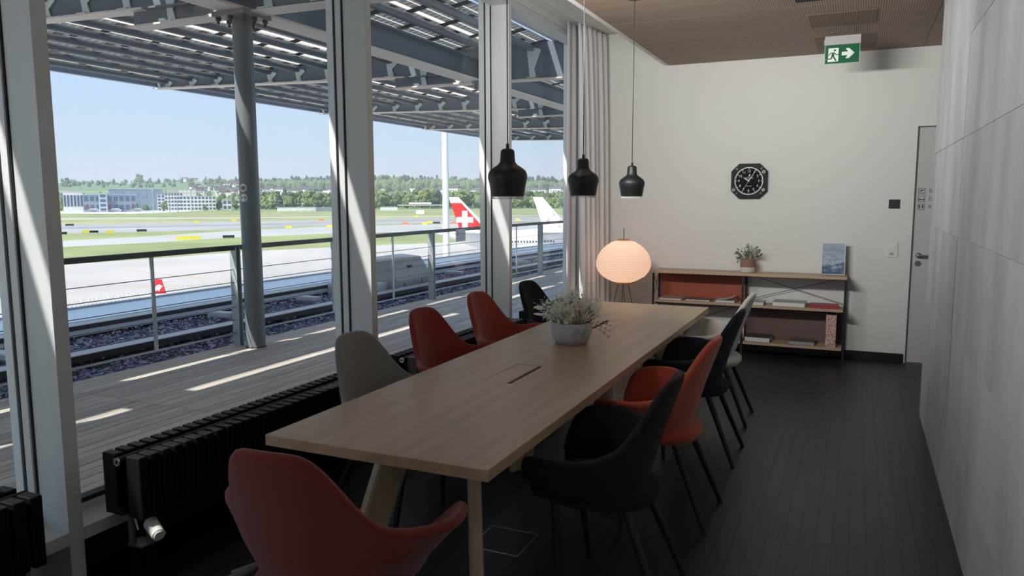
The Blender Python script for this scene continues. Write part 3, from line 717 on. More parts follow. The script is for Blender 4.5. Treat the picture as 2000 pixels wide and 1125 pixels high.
# ---------------------------------------------------------------- wall clock
cx, cz, cy = -1.016, 1.738, YB
ck = thing('wall_clock', 'black octagonal cockpit style clock on the white wall', 'clock', (cx, cy, cz))
hw = .173; ch_ = .075
octo = [(cx - hw + ch_, cz - hw), (cx + hw - ch_, cz - hw), (cx + hw, cz - hw + ch_), (cx + hw, cz + hw - ch_), (cx + hw - ch_, cz + hw), (cx - hw + ch_, cz + hw), (cx - hw, cz + hw - ch_), (cx - hw, cz - hw + ch_)]
CB = mat('clock_black', (.016, .016, .017), .55, spec=.2); CW = mat('clock_white', (.78, .78, .80), .5); CF = mat('clock_dial', (.008, .008, .009), .7, spec=.15)
MB().prism(octo, 'y', cy - .055, cy - .001).build('case', CB, ck, bevel=.004)
cyf = cy - .0555
def ringY(r0, r1, c, ya, yb, n=64):
    mb = MB(); vs = []; fs = []
    for i in range(n):
        a = 2 * PI * i / n
        for r, y in ((r0, ya), (r1, ya), (r1, yb), (r0, yb)): vs.append((c[0] + r * math.cos(a), y, c[1] + r * math.sin(a)))
    for i in range(n):
        j = (i + 1) % n
        for k in range(4): fs.append((i * 4 + k, j * 4 + k, j * 4 + (k + 1) % 4, i * 4 + (k + 1) % 4))
    return mb.add(vs, fs)
MB().cyl((cx, cyf, cz), (cx, cyf - .002, cz), .142, n=64).build('dial', CF, ck)
ringY(.1315, .138, (cx, cz), cyf - .0035, cyf - .0015).build('chapter_ring', CW, ck)
ringY(.142, .150, (cx, cz), cyf - .005, cyf + .001).build('bezel', CB, ck)
tk = MB()
for i in range(60):
    a = 2 * PI * i / 60; L = .016 if i % 5 == 0 else .009; w_ = .0024 if i % 5 == 0 else .0010
    d = Vector((math.sin(a), 0, math.cos(a))); s_ = Vector((math.cos(a), 0, -math.sin(a))); C_ = Vector((cx, cyf - .0021, cz)); o_ = Vector((0, -.0012, 0))
    p0, p1 = C_ + d * (.132 - L), C_ + d * .132
    tk.add([p0 - s_ * w_, p0 + s_ * w_, p1 + s_ * w_, p1 - s_ * w_] + [q + o_ for q in (p0 - s_ * w_, p0 + s_ * w_, p1 + s_ * w_, p1 - s_ * w_)], [(4, 5, 6, 7), (0, 1, 5, 4), (1, 2, 6, 5), (2, 3, 7, 6), (3, 0, 4, 7)])
tag(tk.build('minute_marks', CW, ck), kind='stuff')
for n_ in range(1, 13):
    a = 2 * PI * n_ / 12; text('numeral', str(n_), .034, (cx + .096 * math.sin(a), cyf - .0025, cz + .096 * math.cos(a)), RX, CW, ck, .0008)
text('lettering', 'BREITLING', .016, (cx + .002, cyf - .0025, cz + .030), RX, CW, ck, .0005)
text('lettering', '1884', .010, (cx, cyf - .0025, cz + .018), RX, CW, ck, .0005)
text('lettering', 'SWISS MADE', .0105, (cx + .002, cyf - .0025, cz - .050), RX, CW, ck, .0005)
text('emblem', 'B', .036, (cx + .002, cyf - .0025, cz + .054), RX, CW, ck, .0006, shear=.3)
def hand(nm, ang, L, tail, w_, y):
    a = math.radians(ang); d = Vector((math.sin(a), 0, math.cos(a))); s_ = Vector((math.cos(a), 0, -math.sin(a))); C_ = Vector((cx, y, cz))
    pts = [C_ - d * tail - s_ * w_, C_ - d * tail + s_ * w_, C_ + d * L + s_ * w_ * .55, C_ + d * L - s_ * w_ * .55]
    MB().add(pts + [p - Vector((0, .0012, 0)) for p in pts], [(4, 5, 6, 7), (3, 2, 1, 0), (0, 1, 5, 4), (1, 2, 6, 5), (2, 3, 7, 6), (3, 0, 4, 7)]).build(nm, CW, ck)
hand('hour_hand', 303, .062, .0, .0048, cyf - .0040); hand('minute_hand', 32, .122, .0, .0030, cyf - .0052); hand('second_hand', 212, .118, .03, .0012, cyf - .0064)
MB().cyl((cx, cyf - .003, cz), (cx, cyf - .0082, cz), .006, n=16).build('hub', CW, ck)
for sx_, sz_ in ((-1, -1), (1, -1), (-1, 1), (1, 1)):
    MB().cyl((cx + sx_ * .118, cyf + .001, cz + sz_ * .122), (cx + sx_ * .118, cyf - .004, cz + sz_ * .122), .0115, n=20).build('screw', K['black'], ck, auto=True)
for sx_, sz_, k in ((1, 1, 0), (-1, -1, 1), (1, -1, 2)):
    kx, kz = cx + sx_ * .143, cz + sz_ * .088
    kb = MB().cyl((kx, cyf + .02, kz), (kx, cyf - .022, kz), .022, .020, 28).build('knob', K['black'], ck, auto=True)
    m_ = MB(); y0_ = cyf - .0225
    if k == 0: m_ = ringY(.0115, .0145, (kx, kz), y0_ - .0006, y0_, 28)
    elif k == 1: m_.box(kx - .013, kx + .013, y0_ - .0006, y0_, kz - .009, kz - .0065).box(kx - .013, kx - .0105, y0_ - .0006, y0_, kz - .009, kz + .005).box(kx + .0105, kx + .013, y0_ - .0006, y0_, kz - .009, kz + .005).box(kx - .010, kx + .010, y0_ - .0006, y0_, kz + .006, kz + .0085)
    else:
        T_ = [(kx - .014, kz - .010), (kx + .014, kz - .010), (kx, kz + .014)]; t_ = [(kx - .0085, kz - .007), (kx + .0085, kz - .007), (kx, kz + .0075)]
        for q in range(3): m_.prism([T_[q], T_[(q + 1) % 3], t_[(q + 1) % 3], t_[q]], 'y', y0_ - .0006, y0_)
    m_.build('knob_symbol', CW, kb)

# ---------------------------------------------------------------- exit sign
ey = 7.20; ex0, ex1, ez0, ez1 = -.322, -.055, 2.707, 2.856
es = thing('exit_sign', 'green emergency exit sign with running figure and right arrow on the ceiling', 'sign', ((ex0 + ex1) / 2, ey, ZC))
MB().prism([(ey - .022, 2.858), (ey + .022, 2.858), (ey + .030, 2.890), (ey + .030, ZC - .004), (ey - .030, ZC - .004), (ey - .030, 2.890)], 'x', ex0 - .004, ex1 + .008).box(ex0 - .010, ex0 - .004, ey - .026, ey + .026, 2.858, 2.905).box(ex0 - .004, ex1 + .008, ey - .0312, ey - .029, 2.8925, 2.896).build('housing', mat('grey_lilac_aluminium', (.40, .38, .39), .45), es, bevel=.001)
MB().box(ex0, ex1, ey - .004, ey + .004, ez0, ez1 + .003).build('plate', K['green'], es, bevel=.001)
MB().box(ex0 - .004, ex0 + .0, ey - .004, ey + .004, ez0 - .004, ez1).box(ex1, ex1 + .004, ey - .004, ey + .004, ez0 - .004, ez1).box(ex0 - .004, ex1 + .004, ey - .004, ey + .004, ez0 - .004, ez0).build('clear_edge', mat('pale_acrylic_edge', (.45, .60, .52), .2), es)
yf = ey - .0042; EW, EH = ex1 - ex0, ez1 - ez0
def SP(u, v): return (ex0 + u * EW, ez0 + v * EH)      # u from left, v from bottom of the plate
MB().prism([SP(.085, .10), SP(.375, .10), SP(.395, .15), SP(.395, .86), SP(.095, .86), SP(.095, .28), SP(.075, .28)], 'y', yf - .0008, yf).prism([SP(.02, .235), SP(.10, .30), SP(.10, .22)], 'y', yf - .0008, yf).build('doorway', K['sign_white'], es)
fg = MB(); y2 = yf - .0009
def seg(u0, v0, u1, v1, w_):
    a = Vector((*SP(u0, v0), 0)); b = Vector((*SP(u1, v1), 0)); d = (b - a).normalized(); s_ = Vector((-d.y, d.x, 0)) * w_; a -= d * w_ * .5; b += d * w_ * .5
    fg.prism([((a - s_).x, (a - s_).y), ((b - s_).x, (b - s_).y), ((b + s_).x, (b + s_).y), ((a + s_).x, (a + s_).y)], 'y', y2 - .0008, y2)
p_ = SP(.285, .73); fg.cyl((p_[0], y2 - .0008, p_[1]), (p_[0], y2, p_[1]), .0085, n=20)
fg.prism([SP(.205, .60), SP(.275, .62), SP(.265, .40), SP(.185, .38)], 'y', y2 - .0008, y2)
seg(.215, .60, .16, .585, .0032); seg(.16, .585, .115, .46, .0030); seg(.275, .60, .32, .49, .0032); seg(.32, .49, .39, .49, .0030)
seg(.205, .40, .185, .28, .0052); seg(.185, .28, .06, .245, .0045); seg(.245, .40, .325, .15, .0055); seg(.255, .025, .31, .07, .004)
fg.build('running_figure', K['green'], es)
MB().prism([SP(.49, .42), SP(.66, .42), SP(.60, .25), SP(.70, .25), SP(.86, .53), SP(.70, .81), SP(.60, .81), SP(.67, .62), SP(.49, .62)], 'y', yf - .0008, yf).build('arrow', K['sign_white'], es)

# ---------------------------------------------------------------- wall switches
th = thing('wall_thermostat', 'square black control plate high on the wall by the door', 'switch', (.303, YB, 1.509))
bx('plate', .256, .350, YB - .010, YB - .0005, 1.467, 1.551, K['lamp_black'], th, .002)
bx('touch_panel', .270, .336, YB - .0125, YB - .010, 1.480, 1.538, K['black'], th, .001)
ws = thing('wall_switch', 'white switch and power socket plate on the wall beside the door', 'switch', (.305, YB, 1.072))
bx('plate', .255, .355, YB - .009, YB - .0005, 1.005, 1.139, K['white_plastic'], ws, .003)
bx('rocker', .277, .333, YB - .013, YB - .009, 1.080, 1.128, K['white_plastic'], ws, .002)
MB().prism([(.305 + .024 * math.cos(a), 1.040 + .017 * math.sin(a)) for a in [2 * PI * i / 6 for i in range(6)]], 'y', YB - .0105, YB - .009).build('socket', mat('socket_recess', (.45, .45, .44), .5), ws)
for dx_, dz_ in ((-.010, 0), (.010, 0), (0, -.004)):
    MB().cyl((.305 + dx_, YB - .0112, 1.040 + dz_), (.305 + dx_, YB - .0104, 1.040 + dz_), .0028, n=10).build('socket_hole', K['black'], ws)

# ---------------------------------------------------------------- radiators
def radiator(label, y0, y1, valve):
    r = thing('radiator', label, 'radiator', (-2.59, (y0 + y1) / 2, .33), 0, 'black finned radiators below the windows')
    n = int((y1 - y0) / .0545)
    for row, xc in enumerate((-2.662, -2.528)):
        for i in range(n):
            place('fin', fin_me, r, loc=(xc, y0 + .02 + i * (y1 - y0 - .04) / (n - 1), .455))
    for z in (.558, .352):
        MB().cyl((-2.595, y0 - .012, z), (-2.595, y1 + .012, z), .017, n=14).build('header_pipe', K['rad'], r, auto=True)
    bx('convector_sheet', -2.600, -2.590, y0 + .03, y1 - .03, .375, .535, K['rad'], r)
    MB().lathe([(.008, 0), (.017, 0), (.017, .006), (.008, .006)], n=20).build('end_cap', K['chrome'] if valve else K['white_plastic'], r, local=True)
    c = [k for k in r.children if k.name.startswith('end_cap')][-1]
    c.rotation_euler = (R90, 0, 0); c.location = (-.005, (y0 - y1) / 2 - .013, .228)
    for yb_ in (y0 + .35, y1 - .35):
        bx('bracket', -2.72, -2.60, yb_ - .012, yb_ + .012, .44, .47, K['rad'], r)
    if valve:
        MB().cyl((-2.60, y0 + .035, .0), (-2.60, y0 + .035, .34), .011, n=12).cyl((-2.545, y0 + .075, .0), (-2.545, y0 + .075, .34), .011, n=12).build('pipe', K['rad'], r, auto=True)  # left black below the valve: the pipes' shade is in the colour
        MB().cyl((-2.60, y0 + .035, .20), (-2.60, y0 + .035, .325), .014, n=14).cyl((-2.545, y0 + .075, .20), (-2.545, y0 + .075, .33), .016, n=14).box(-2.615, -2.53, y0 + .02, y0 + .09, .198, .206).build('valve_body', mat('dull_nickel', (.22, .22, .22), .4, metal=.8), r, auto=True)
        vh = MB().cyl((-2.535, y0 + .07, .285), (-2.455, y0 + .04, .262), .028, .026, 20).cyl((-2.455, y0 + .04, .262), (-2.450, y0 + .038, .2605), .024, .018, 20).build('thermostat_head', K['white_plastic'], r, auto=True)
        MB().tube([(-2.545, y0 + .05, .335), (-2.555, y0 + .03, .345), (-2.562, y0 + .022, .32), (-2.558, y0 + .03, .27)], .004, 8).build('sensor_lead', K['white_plastic'], vh)
    return r
fin_me = MB().box(-.037, .037, -.0205, .0205, -.125, .125).mesh('fin', K['rad']); bev(fin_me, .003, 1)
radiator('black finned radiator cut by the frame edge, beside the first mullion', -.02, 1.60, False)
radiator('long black finned radiator with white thermostat below the largest window', 1.985, 3.66, True)
radiator('black finned radiator behind the red and rust-red armchairs', 4.03, 5.72, True)
radiator('black finned radiator behind the black armchair near the curtain', 6.08, 7.15, False)

# ---------------------------------------------------------------- curtain
cu = thing('curtain', 'gathered white curtain drawn to the back wall corner', 'curtain', (-2.55, 7.6, .03))
def curtain(name, x0, y0, x1, y1, waves, amp, seed, ztop, thick=.003, bl=0.0):
    rr = random.Random(seed); N = waves * 14; rows = [0.03, .4, .9, 1.4, 1.9, 2.4, 2.9, 3.15, ztop - .06, ztop]
    ph = [rr.uniform(-.5, .5) for _ in range(waves + 2)]; am = [rr.uniform(.55, 1.2) for _ in range(waves + 2)]
    d = Vector((x1 - x0, y1 - y0, 0)); L = d.length; d.normalize(); nrm = Vector((d.y, -d.x, 0)); vs = []; fs = []
    for z in rows:
        k = 1 - z / ztop; A = amp * (.50 + .5 * min(1, (ztop - z) / 1.0))
        if z > ztop - .08: A *= .7
        for i in range(N + 1):
            s_ = i / N; w_ = s_ * waves; wi = int(min(w_, waves - 1e-6)); f_ = w_ - wi
            off = A * (am[wi] * (1 - f_) + am[wi + 1] * f_) * math.sin(2 * PI * w_ + ph[wi] * (1 - f_) + ph[wi + 1] * f_)
            p_ = Vector((x0, y0, z)) + d * (L * s_) + nrm * (off + bl * k)
            vs.append(p_)
    m = N + 1
    for j in range(len(rows) - 1):
        for i in range(N): fs.append((j * m + i, j * m + i + 1, (j + 1) * m + i + 1, (j + 1) * m + i))
    o = MB().add(vs, fs).build(name, K['curtain'], cu, smooth=True, fix=False)
    so = o.modifiers.new('thickness', 'SOLIDIFY'); so.thickness = thick
    return o
curtain('cloth', -2.585, 7.27, -2.50, YB - .03, 6, .048, 5, ZS - .02, bl=.05)
curtain('cloth', -2.655, 7.17, -2.64, 7.95, 5, .024, 9, ZS - .02, bl=-.0)

# ---------------------------------------------------------------- floor socket box under the table
fx, fy = -1.425, 3.04
fo = thing('floor_box', 'flush floor socket box with a metal rim under the table', 'socket', (fx, fy, 0), .0)
r_ = MB()
for s_ in (-1, 1): r_.box(s_ * .12 - .002, s_ * .12 + .002, -.12, .12, .0002, .003).box(-.12, .12, s_ * .12 - .002, s_ * .12 + .002, .0002, .003)
r_.build('rim', K['chrome'], fo, local=True)
bx('lid', fx - .116, fx + .116, fy - .116, fy + .116, .0003, .0022, K['parquet'], fo)
MB().box(-.09, -.02, -.105, -.075, .0022, .0040).build('cable_flap', K['black'], fo, local=True, bevel=.0006)
# ---------------------------------------------------------------- terrace: deck, gravel, railing, roof edge
ter = struct(bx('floor_terrace', -9.3, -3.05, -6, 30, -0.5, -0.06, K['dark_gap']), 'flat roof of the terrace under the deck and gravel')
struct(bx('wall_terrace', -9.3, -3.05, -6, 30, -14.4, -0.5, mat('terminal_facade', (.35, .36, .37), .6)), 'terminal building below the terrace')
def cv_(y): return .0045 * max(0, y - 8) ** 2
dk = struct(bx('floor_deck', -6.15, -3.0, -6, 28, -.06, -.034, K['dark_gap']), 'weathered wooden terrace deck')
bw = .105; gp_ = .0048; segs = []
for i in range(30):
    for k in range(-4, 14):
        y0, y1 = -.0 + 2.06 * k - .04, 2.06 * (k + 1) - .04
        segs.append((-6.15 + bw * i, y0, y1))
segs.sort(key=lambda p: (p[0] + 4.2) ** 2 + max(0, p[1] - 2) ** 2 * .8 + max(0, .6 - p[2]) ** 2 * 30)
bd_me = MB().box(gp_, bw - gp_, .003, 2.057, -.034, 0).mesh('deck_board', K['deck']); bev(bd_me, .003, 1)
rest = MB()
for n_, p in enumerate(segs):
    if n_ < 290: place('deck_board', bd_me, dk, loc=(p[0], p[1], random.uniform(-.0015, .0005)))
    else: rest.box(p[0] + gp_, p[0] + bw - gp_, p[1] + .003, p[1] + 2.057, -.034, 0)
tag(rest.build('deck_field', K['deck'], dk), kind='stuff')
# purple-grey slate chippings between the deck and the roof edge
rg_ = random.Random(5)
CH = mat('purple_slate_chippings', (.38, .365, .56), .35, var=.5, scale=40, spec=.8)
gv = MB()
for i in range(17000):
    y = 1.5 + 20 * rg_.random() ** 1.5; x = rg_.uniform(-7.98, -6.16); s_ = rg_.uniform(.012, .027); c = Vector((x + cv_(y) * .8, y, (-.045 if x > -6.8 else .0) + rg_.uniform(-.01, .03)))
    vs = [c + Vector((rg_.gauss(0, s_), rg_.gauss(0, s_), rg_.gauss(0, s_ * .55))) for _ in range(4)]
    gv.add(vs, [(0, 1, 2), (0, 2, 3), (0, 3, 1), (1, 3, 2)])
gr_ = tag(gv.build('gravel', CH, None, fix=False), 'purple grey slate chippings between the deck and the roof edge', 'gravel', None, 'stuff')
struct(bx('ground_gravel_bank', -8.2, -6.88, -6, 30, -.06, -.002, mat('dark_gravel_bank', (.09, .09, .13), .8, var=.4, scale=60)), 'raised dark bed under the farther slate chippings')
struct(bx('ground_gravel_bed', -7.9, -6.152, -6, 30, -.06, -.045, mat('dark_gravel_bed', (.09, .09, .13), .8, var=.4, scale=60)), 'dark bed under the slate chippings')
Y_ = [-4 + 1.0 * k for k in range(30)]
def line(x, z): return [(x + cv_(y), y, z) for y in Y_]
def long_(name, label, cat, x0, x1, z0, z1, m):
    o = MB().sweep(line(0, 0), [(x0, z0), (x1, z0), (x1, z1), (x0, z1)]).build(name, m); return tag(o, label, cat)
b1 = thing('guide_rail', 'low sheet metal rail close behind the railing posts', 'rail', (-6.7, 6, 0))
MB().sweep(line(0, 0), [(-6.85, .044), (-6.65, .044), (-6.65, .106), (-6.85, .106)]).build('rail_body', K['dark_sheet'], b1)
MB().sweep(line(0, 0), [(-6.86, .106), (-6.64, .106), (-6.64, .114), (-6.86, .114)]).build('rail_top', K['alu_sheet'], b1)
b2 = thing('roof_edge_channel', 'dark sheet metal channel in front of the bluish roof edge', 'rail', (-7.8, 6, 0))
MB().sweep(line(0, 0), [(-8.22, .10), (-8.0, .10), (-8.0, .150), (-8.22, .150)]).build('channel', K['dark_sheet'], b2)
MB().sweep(line(0, 0), [(-8.22, .150), (-7.99, .150), (-7.99, .157), (-8.22, .157)]).build('channel_top', K['alu_sheet'], b2)
MB().sweep(line(0, 0), [(-8.20, .04), (-7.97, .038), (-7.99, .098), (-8.20, .098)]).build('lower_sheet', K['alu_sheet'], b2)
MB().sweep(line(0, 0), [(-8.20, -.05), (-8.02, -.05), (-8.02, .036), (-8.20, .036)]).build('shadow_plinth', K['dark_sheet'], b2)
pt = thing('roof_edge', 'pale blue sheet metal roof edge with rows of bird spikes', 'roof edge', (-8.8, 6, 0))
ZM = mat('roof_sheet_metal', (.62, .68, .76), .30, metal=.75)
MB().sweep(line(0, 0), [(-9.3, -.05), (-8.24, -.05), (-8.24, .160), (-9.3, .150)]).build('sheet', ZM, pt)
MB().sweep(line(0, 0), [(-9.36, .08), (-9.27, .08), (-9.27, .166), (-9.36, .166)]).build('edge_cap', K['alu_sheet'], pt)
sp_ = MB()
for i in range(330):
    y = 1.0 + i * .058
    for dx_ in (-.05, .05):
        b_ = Vector((-9.31 + cv_(y), y, .165)); sp_.cyl(b_, b_ + Vector((dx_, rg_.uniform(-.02, .02), .10)), .0014, .0008, 3, False)
tag(sp_.build('bird_spikes', K['galv'], pt, fix=False), kind='stuff')
blk = MB().box(-.19, .19, -.07, .07, -.02, .05).mesh('block', K['alu_sheet']); bev(blk, .012, 1)
lbl_ = ['beside the near end of the rail', 'behind the thick railing post', 'beyond the steel column', 'below the grey cabinet', 'beyond the grey cabinet', 'by the third mullion', 'far along the rail']
for k, y in enumerate((4.5, 7.3, 9.0, 10.3, 13.3, 16.2, 19.6)):
    o = place('support_block', blk, loc=(-7.45 + cv_(y), y, .075)); tag(o, 'pale support block on the chippings ' + lbl_[k], 'block', 'support blocks along the roof edge')
ft_ = MB().box(-.05, .05, -.03, .03, -.06, .044).mesh('rail_foot', K['dark_sheet'])
for y in (2.6, 4.9, 7.6, 10.1, 12.6, 15.4): place('rail_foot', ft_, b1, loc=(-6.75 + cv_(y), y, 0))

ra = thing('railing', 'terrace railing of steel posts, thin cables and dark handrail', 'railing', (-6.05, 8, 0))
pth = [(-6.05 + cv_(y), y, 0) for y in Y_]
MB().sweep(pth, [(-.03, 1.035), (.03, 1.035), (.03, 1.085), (-.03, 1.085)]).build('handrail', K['rail'], ra)
for z in (.145, .285, .42, .555, .69, .825, .95)[0:6]:
    MB().sweep(pth, [(-.0035, z - .0035), (.0035, z - .0035), (.0035, z + .0035), (-.0035, z + .0035)]).build('cable', K['cable'], ra)
MB().sweep(pth, [(-.008, .128), (.008, .128), (.008, .146), (-.008, .146)]).build('bottom_rail', K['galv'], ra)
thin = MB().box(-.006, .006, -.02, .02, .13, 1.04).mesh('post', K['galv'])
thick = MB().box(-.045, .045, -.033, -.025, 0, 1.06).box(-.045, .045, .025, .033, 0, 1.06).box(-.010, .010, -.025, .025, .0, 1.04).mesh('post', K['galv'])
for k in range(-1, 7):
    y = 2.07 + 4.08 * k
    for yy_, me in ((y, thick), (y + 1.0 if 0 else y + 1.22 if 0 else y + 1.65, thin)):
        place('post', me, ra, loc=(-6.05 + cv_(yy_), yy_, 0))
    for yy_ in (y + .90 + 2.04 if 0 else y + 3.02,):
        place('post', thin, ra, loc=(-6.05 + cv_(yy_), yy_, 0))
sg = thing('railing_sign', 'small grey notice plate hung on the terrace railing', 'sign', (-6.02, 11.1, .97))
bx('plate', -6.018 + .04, -6.010 + .04, 10.93, 11.26, .865, 1.066, mat('sign_grey', (.50, .53, .53), .5), sg, .002)
MB().box(-6.0099 + .04, -6.0090 + .04, 10.97, 11.00, .96, 1.03).box(-6.0099 + .04, -6.009 + .04, 11.04, 11.22, .985, .995).box(-6.0099 + .04, -6.009 + .04, 10.98, 11.2, .91, .917).build('print_marks', K['grey_ink'], sg)

# grey roof cabinet beyond the railing
cb = thing('roof_cabinet', 'grey six-sided metal cabinet beyond the terrace railing', 'cabinet', (-7.4, 10.9, 0))
cbp = [(-7.55, -.02), (-6.96, -.02), (-6.93, .22), (-7.10, .50), (-7.18, .52), (-7.55, .52)]
MB().prism(cbp, 'y', 10.62, 11.72).build('housing', K['unit'], cb, bevel=.012)
MB().prism([(-8.0, .08), (-7.55, .08), (-7.40, .30), (-7.55, .49), (-8.0, .52)], 'y', 10.66, 12.4).build('side_duct', K['unit_white'], cb, bevel=.02)
bx('step_box', -7.95, -7.12, 10.1, 10.62, -.03, .19, K['unit_white'], cb, .01)
MB().prism([(-7.195, .518), (-7.09, .495), (-7.085, .515), (-7.195, .535)], 'y', 10.70, 11.66).build('lid', K['unit'], cb)
bx('latch', -7.045, -7.015, 11.12, 11.24, .385, .425, K['black'], cb)
MB().box(-6.955, -6.935, 10.86, 10.875, .0, .22).box(-6.955, -6.935, 11.42, 11.435, .0, .22).build('seam', K['dark_sheet'], cb)

# ---------------------------------------------------------------- columns, longitudinal beam and solar canopy
GP = 5.2
GY = [6.16 + GP * k for k in range(-2, 5)]
XT = [-12.72 + .661 * i for i in range(13)]
ST_R = bpy.data.materials.new('x')
def column(y, label, stick, CX=-5.82):
    c = thing('steel_column', label, 'column', (CX, y, 0))
    MB().cyl((CX, y, 0), (CX, y, 3.40), .1, n=36).build('shaft', K['column'], c, auto=True)
    MB().box(CX - .21, CX + .21, y - .20, y + .20, 3.40, 3.45).build('head_plate', K['steel'], c, bevel=.004)
    bl = MB()
    for dx_, dy_ in ((-.17, -.15), (.17, -.15), (-.17, .15), (.17, .15), (-.17, 0), (.17, 0), (0, -.16), (0, .16)):
        bl.cyl((CX + dx_, y + dy_, 3.33), (CX + dx_, y + dy_, 3.41), .014, n=8).cyl((CX + dx_, y + dy_, 3.365), (CX + dx_, y + dy_, 3.40), .027, n=6)
    bl.build('bolts', K['dark_sheet'], c)
    MB().lathe([(.1, .0), (.106, .0), (.106, .012), (.1, .012)], (CX, y, 0), 36).build('base_collar', K['dark_sheet'], c)
    if stick:
        for z, k in ((1.690, 0), (1.588, 1)):
            a0 = math.atan2(-.80, .28)   # facing the room
            def CP(u, v, r): a = a0 - .25 + u / .1; return (CX + r * math.cos(a), y + r * math.sin(a), z + v)
            def disc(rad, r, n=28, ring=None):
                vs = [CP(0, 0, r)] + [CP(rad * math.cos(2 * PI * i / n), rad * math.sin(2 * PI * i / n), r) for i in range(n)]
                return vs, [(0, 1 + i, 1 + (i + 1) % n) for i in range(n)]
            st = MB().add(*disc(.042, .1012)).build('sticker', K['sign_white'], c, fix=False)
            mk = MB()
            def q(u0, v0, u1, v1, w_):
                d = Vector((u1 - u0, v1 - v0)).normalized(); s_ = Vector((-d.y, d.x)) * w_
                mk.add([CP(u0 - s_.x, v0 - s_.y, .1017), CP(u1 - s_.x, v1 - s_.y, .1017), CP(u1 + s_.x, v1 + s_.y, .1017), CP(u0 + s_.x, v0 + s_.y, .1017)], [(0, 1, 2, 3)])
            if k == 0:
                q(-.010, -.022, -.012, .016, .003); q(.012, -.022, .014, .016, .003); q(-.014, .019, .016, .019, .003); q(-.011, -.023, .013, -.023, .003); q(0, -.02, 0, .014, .006); q(-.026, .026, .026, -.026, .002)
            else:
                q(-.022, -.002, -.014, -.002, .004); q(-.026, .028, .024, -.026, .0022); q(.004, .014, .018, .010, .002); q(.012, .004, .02, .0, .002)
            mk.build('sticker_symbol', mat('dull_red_print', (.22, .06, .06), .6) if k == 0 else K['ink'], st, fix=False)
column(6.16, 'round slate grey steel column with two round stickers on the deck', True)
column(GY[3], 'round slate grey steel column hidden behind the third mullion', False, -5.56)
column(GY[1], 'round slate grey steel column outside the left frame edge', False)

cn = thing('solar_canopy', 'steel terrace canopy of girders and tubes carrying rows of solar panels', 'canopy', (-7, 6, 3.4))
lb = thing('longitudinal_beam', 'deep dark steel beam running over the columns along the terrace', 'beam', (-5.8, 10, 3.45))
for a, b in zip(GY[:-1], GY[1:]):
    bx('web', -5.815, -5.785, a + .01, b - .01, 3.475, 3.775, K['steel'], lb)
    bx('top_flange', -5.96, -5.64, a + .005, b - .005, 3.775, 3.80, K['steel'], lb)
    bx('bottom_flange', -5.96, -5.64, a + .005, b - .005, 3.45, 3.475, K['flange'], lb)
    MB().box(-5.785, -5.772, a + .12, a + .75, 3.48, 3.76).build('splice_plate', K['steel'], lb)
    bt = MB()
    for i in range(3):
        for z in (3.535, 3.71):
            bt.cyl((-5.772, a + .22 + .10 * i, z), (-5.757, a + .22 + .10 * i, z), .02, n=6)
    bt.build('bolts', K['steel'], lb)
# transverse girders: outer part, deeper inner part, flanges and one bracket below every tube
outer = [(-13.05, 3.80), (-7.12, 3.63), (-7.12, 4.0), (-13.05, 4.0)]
inner = [(-7.35, 3.452), (-6.2, 3.455), (-3.95, 3.43), (-3.90, 3.56), (-3.90, 4.0), (-7.35, 4.0)]
gw_o = MB().prism(outer, 'y', -.012, .012).mesh('web', K['steel']); gw_i = MB().prism(inner, 'y', -.014, .014).mesh('web', K['steel'])
def flange(pts, w_, t_):
    mb = MB()
    for (xa, za), (xb, zb2) in zip(pts[:-1], pts[1:]):
        mb.add([(xa, -w_, za - t_), (xb, -w_, zb2 - t_), (xb, w_, zb2 - t_), (xa, w_, za - t_), (xa, -w_, za), (xb, -w_, zb2), (xb, w_, zb2), (xa, w_, za)],
               [(3, 2, 1, 0), (4, 5, 6, 7), (0, 1, 5, 4), (1, 2, 6, 5), (2, 3, 7, 6), (3, 0, 4, 7)])
    return mb
fl_o = flange([(-13.05, 3.80), (-7.12, 3.63)], .10, .02).mesh('bottom_flange', K['flange'])
fl_i = flange([(-7.35, 3.452), (-6.2, 3.455), (-3.90, 3.43)], .10, .02).mesh('bottom_flange', K['flange'])
fl_s = flange([(-7.13, 3.632), (-6.45, 3.61)], .10, .02).mesh('stub_flange', K['steel'])
def bracket(x, zb):
    t_ = min(zb + .14, 3.78)
    return MB().prism([(x - .04, zb), (x + .07, zb), (x + .03, t_), (x + .14, 3.865), (x + .13, 3.89), (x - .05, 3.95), (x - .10, 3.95)], 'y', -.034, -.018).box(x - .08, x + .07, -.10, -.018, zb, zb + .012).mesh('bracket', K['bracket'])
brs = [bracket(x, 3.80 - .17 * (x + 13.05) / 5.93 if x < -7.2 else 3.452) for x in XT]
tube_me = MB().cyl((0, .13, 0), (0, GP - .13, 0), .054, n=14, caps=True).cyl((0, .04, 0), (0, .13, 0), .036, .054, 14, False).cyl((0, GP - .13, 0), (0, GP - .04, 0), .054, .036, 14, False).mesh('purlin_tube', K['steel_tube']); autosmooth(tube_me)
endp = MB().box(-.06, .13, -.020, -.013, -.06, .07).mesh('end_plate', K['steel'])
for y in GY:
    for nm, me in (('web', gw_o), ('web', gw_i), ('bottom_flange', fl_o), ('bottom_flange', fl_i), ('stub_flange', fl_s)):
        place(nm, me, cn, loc=(0, y, 0))
    for x, me in zip(XT, brs):
        place('bracket', me, cn, loc=(0, y, 0))
        place('end_plate', endp, cn, loc=(x + .02, y, 3.905))
for y in GY[:-1]:
    for x in XT: place('purlin_tube', tube_me, cn, loc=(x, y, 3.905))
bx('fascia', -13.15, -13.052, -4, 26.5, 3.83, 3.97, mat('blue_grey_fascia', (.20, .25, .32), .4), cn)

pv_l = []; pv_rest = []
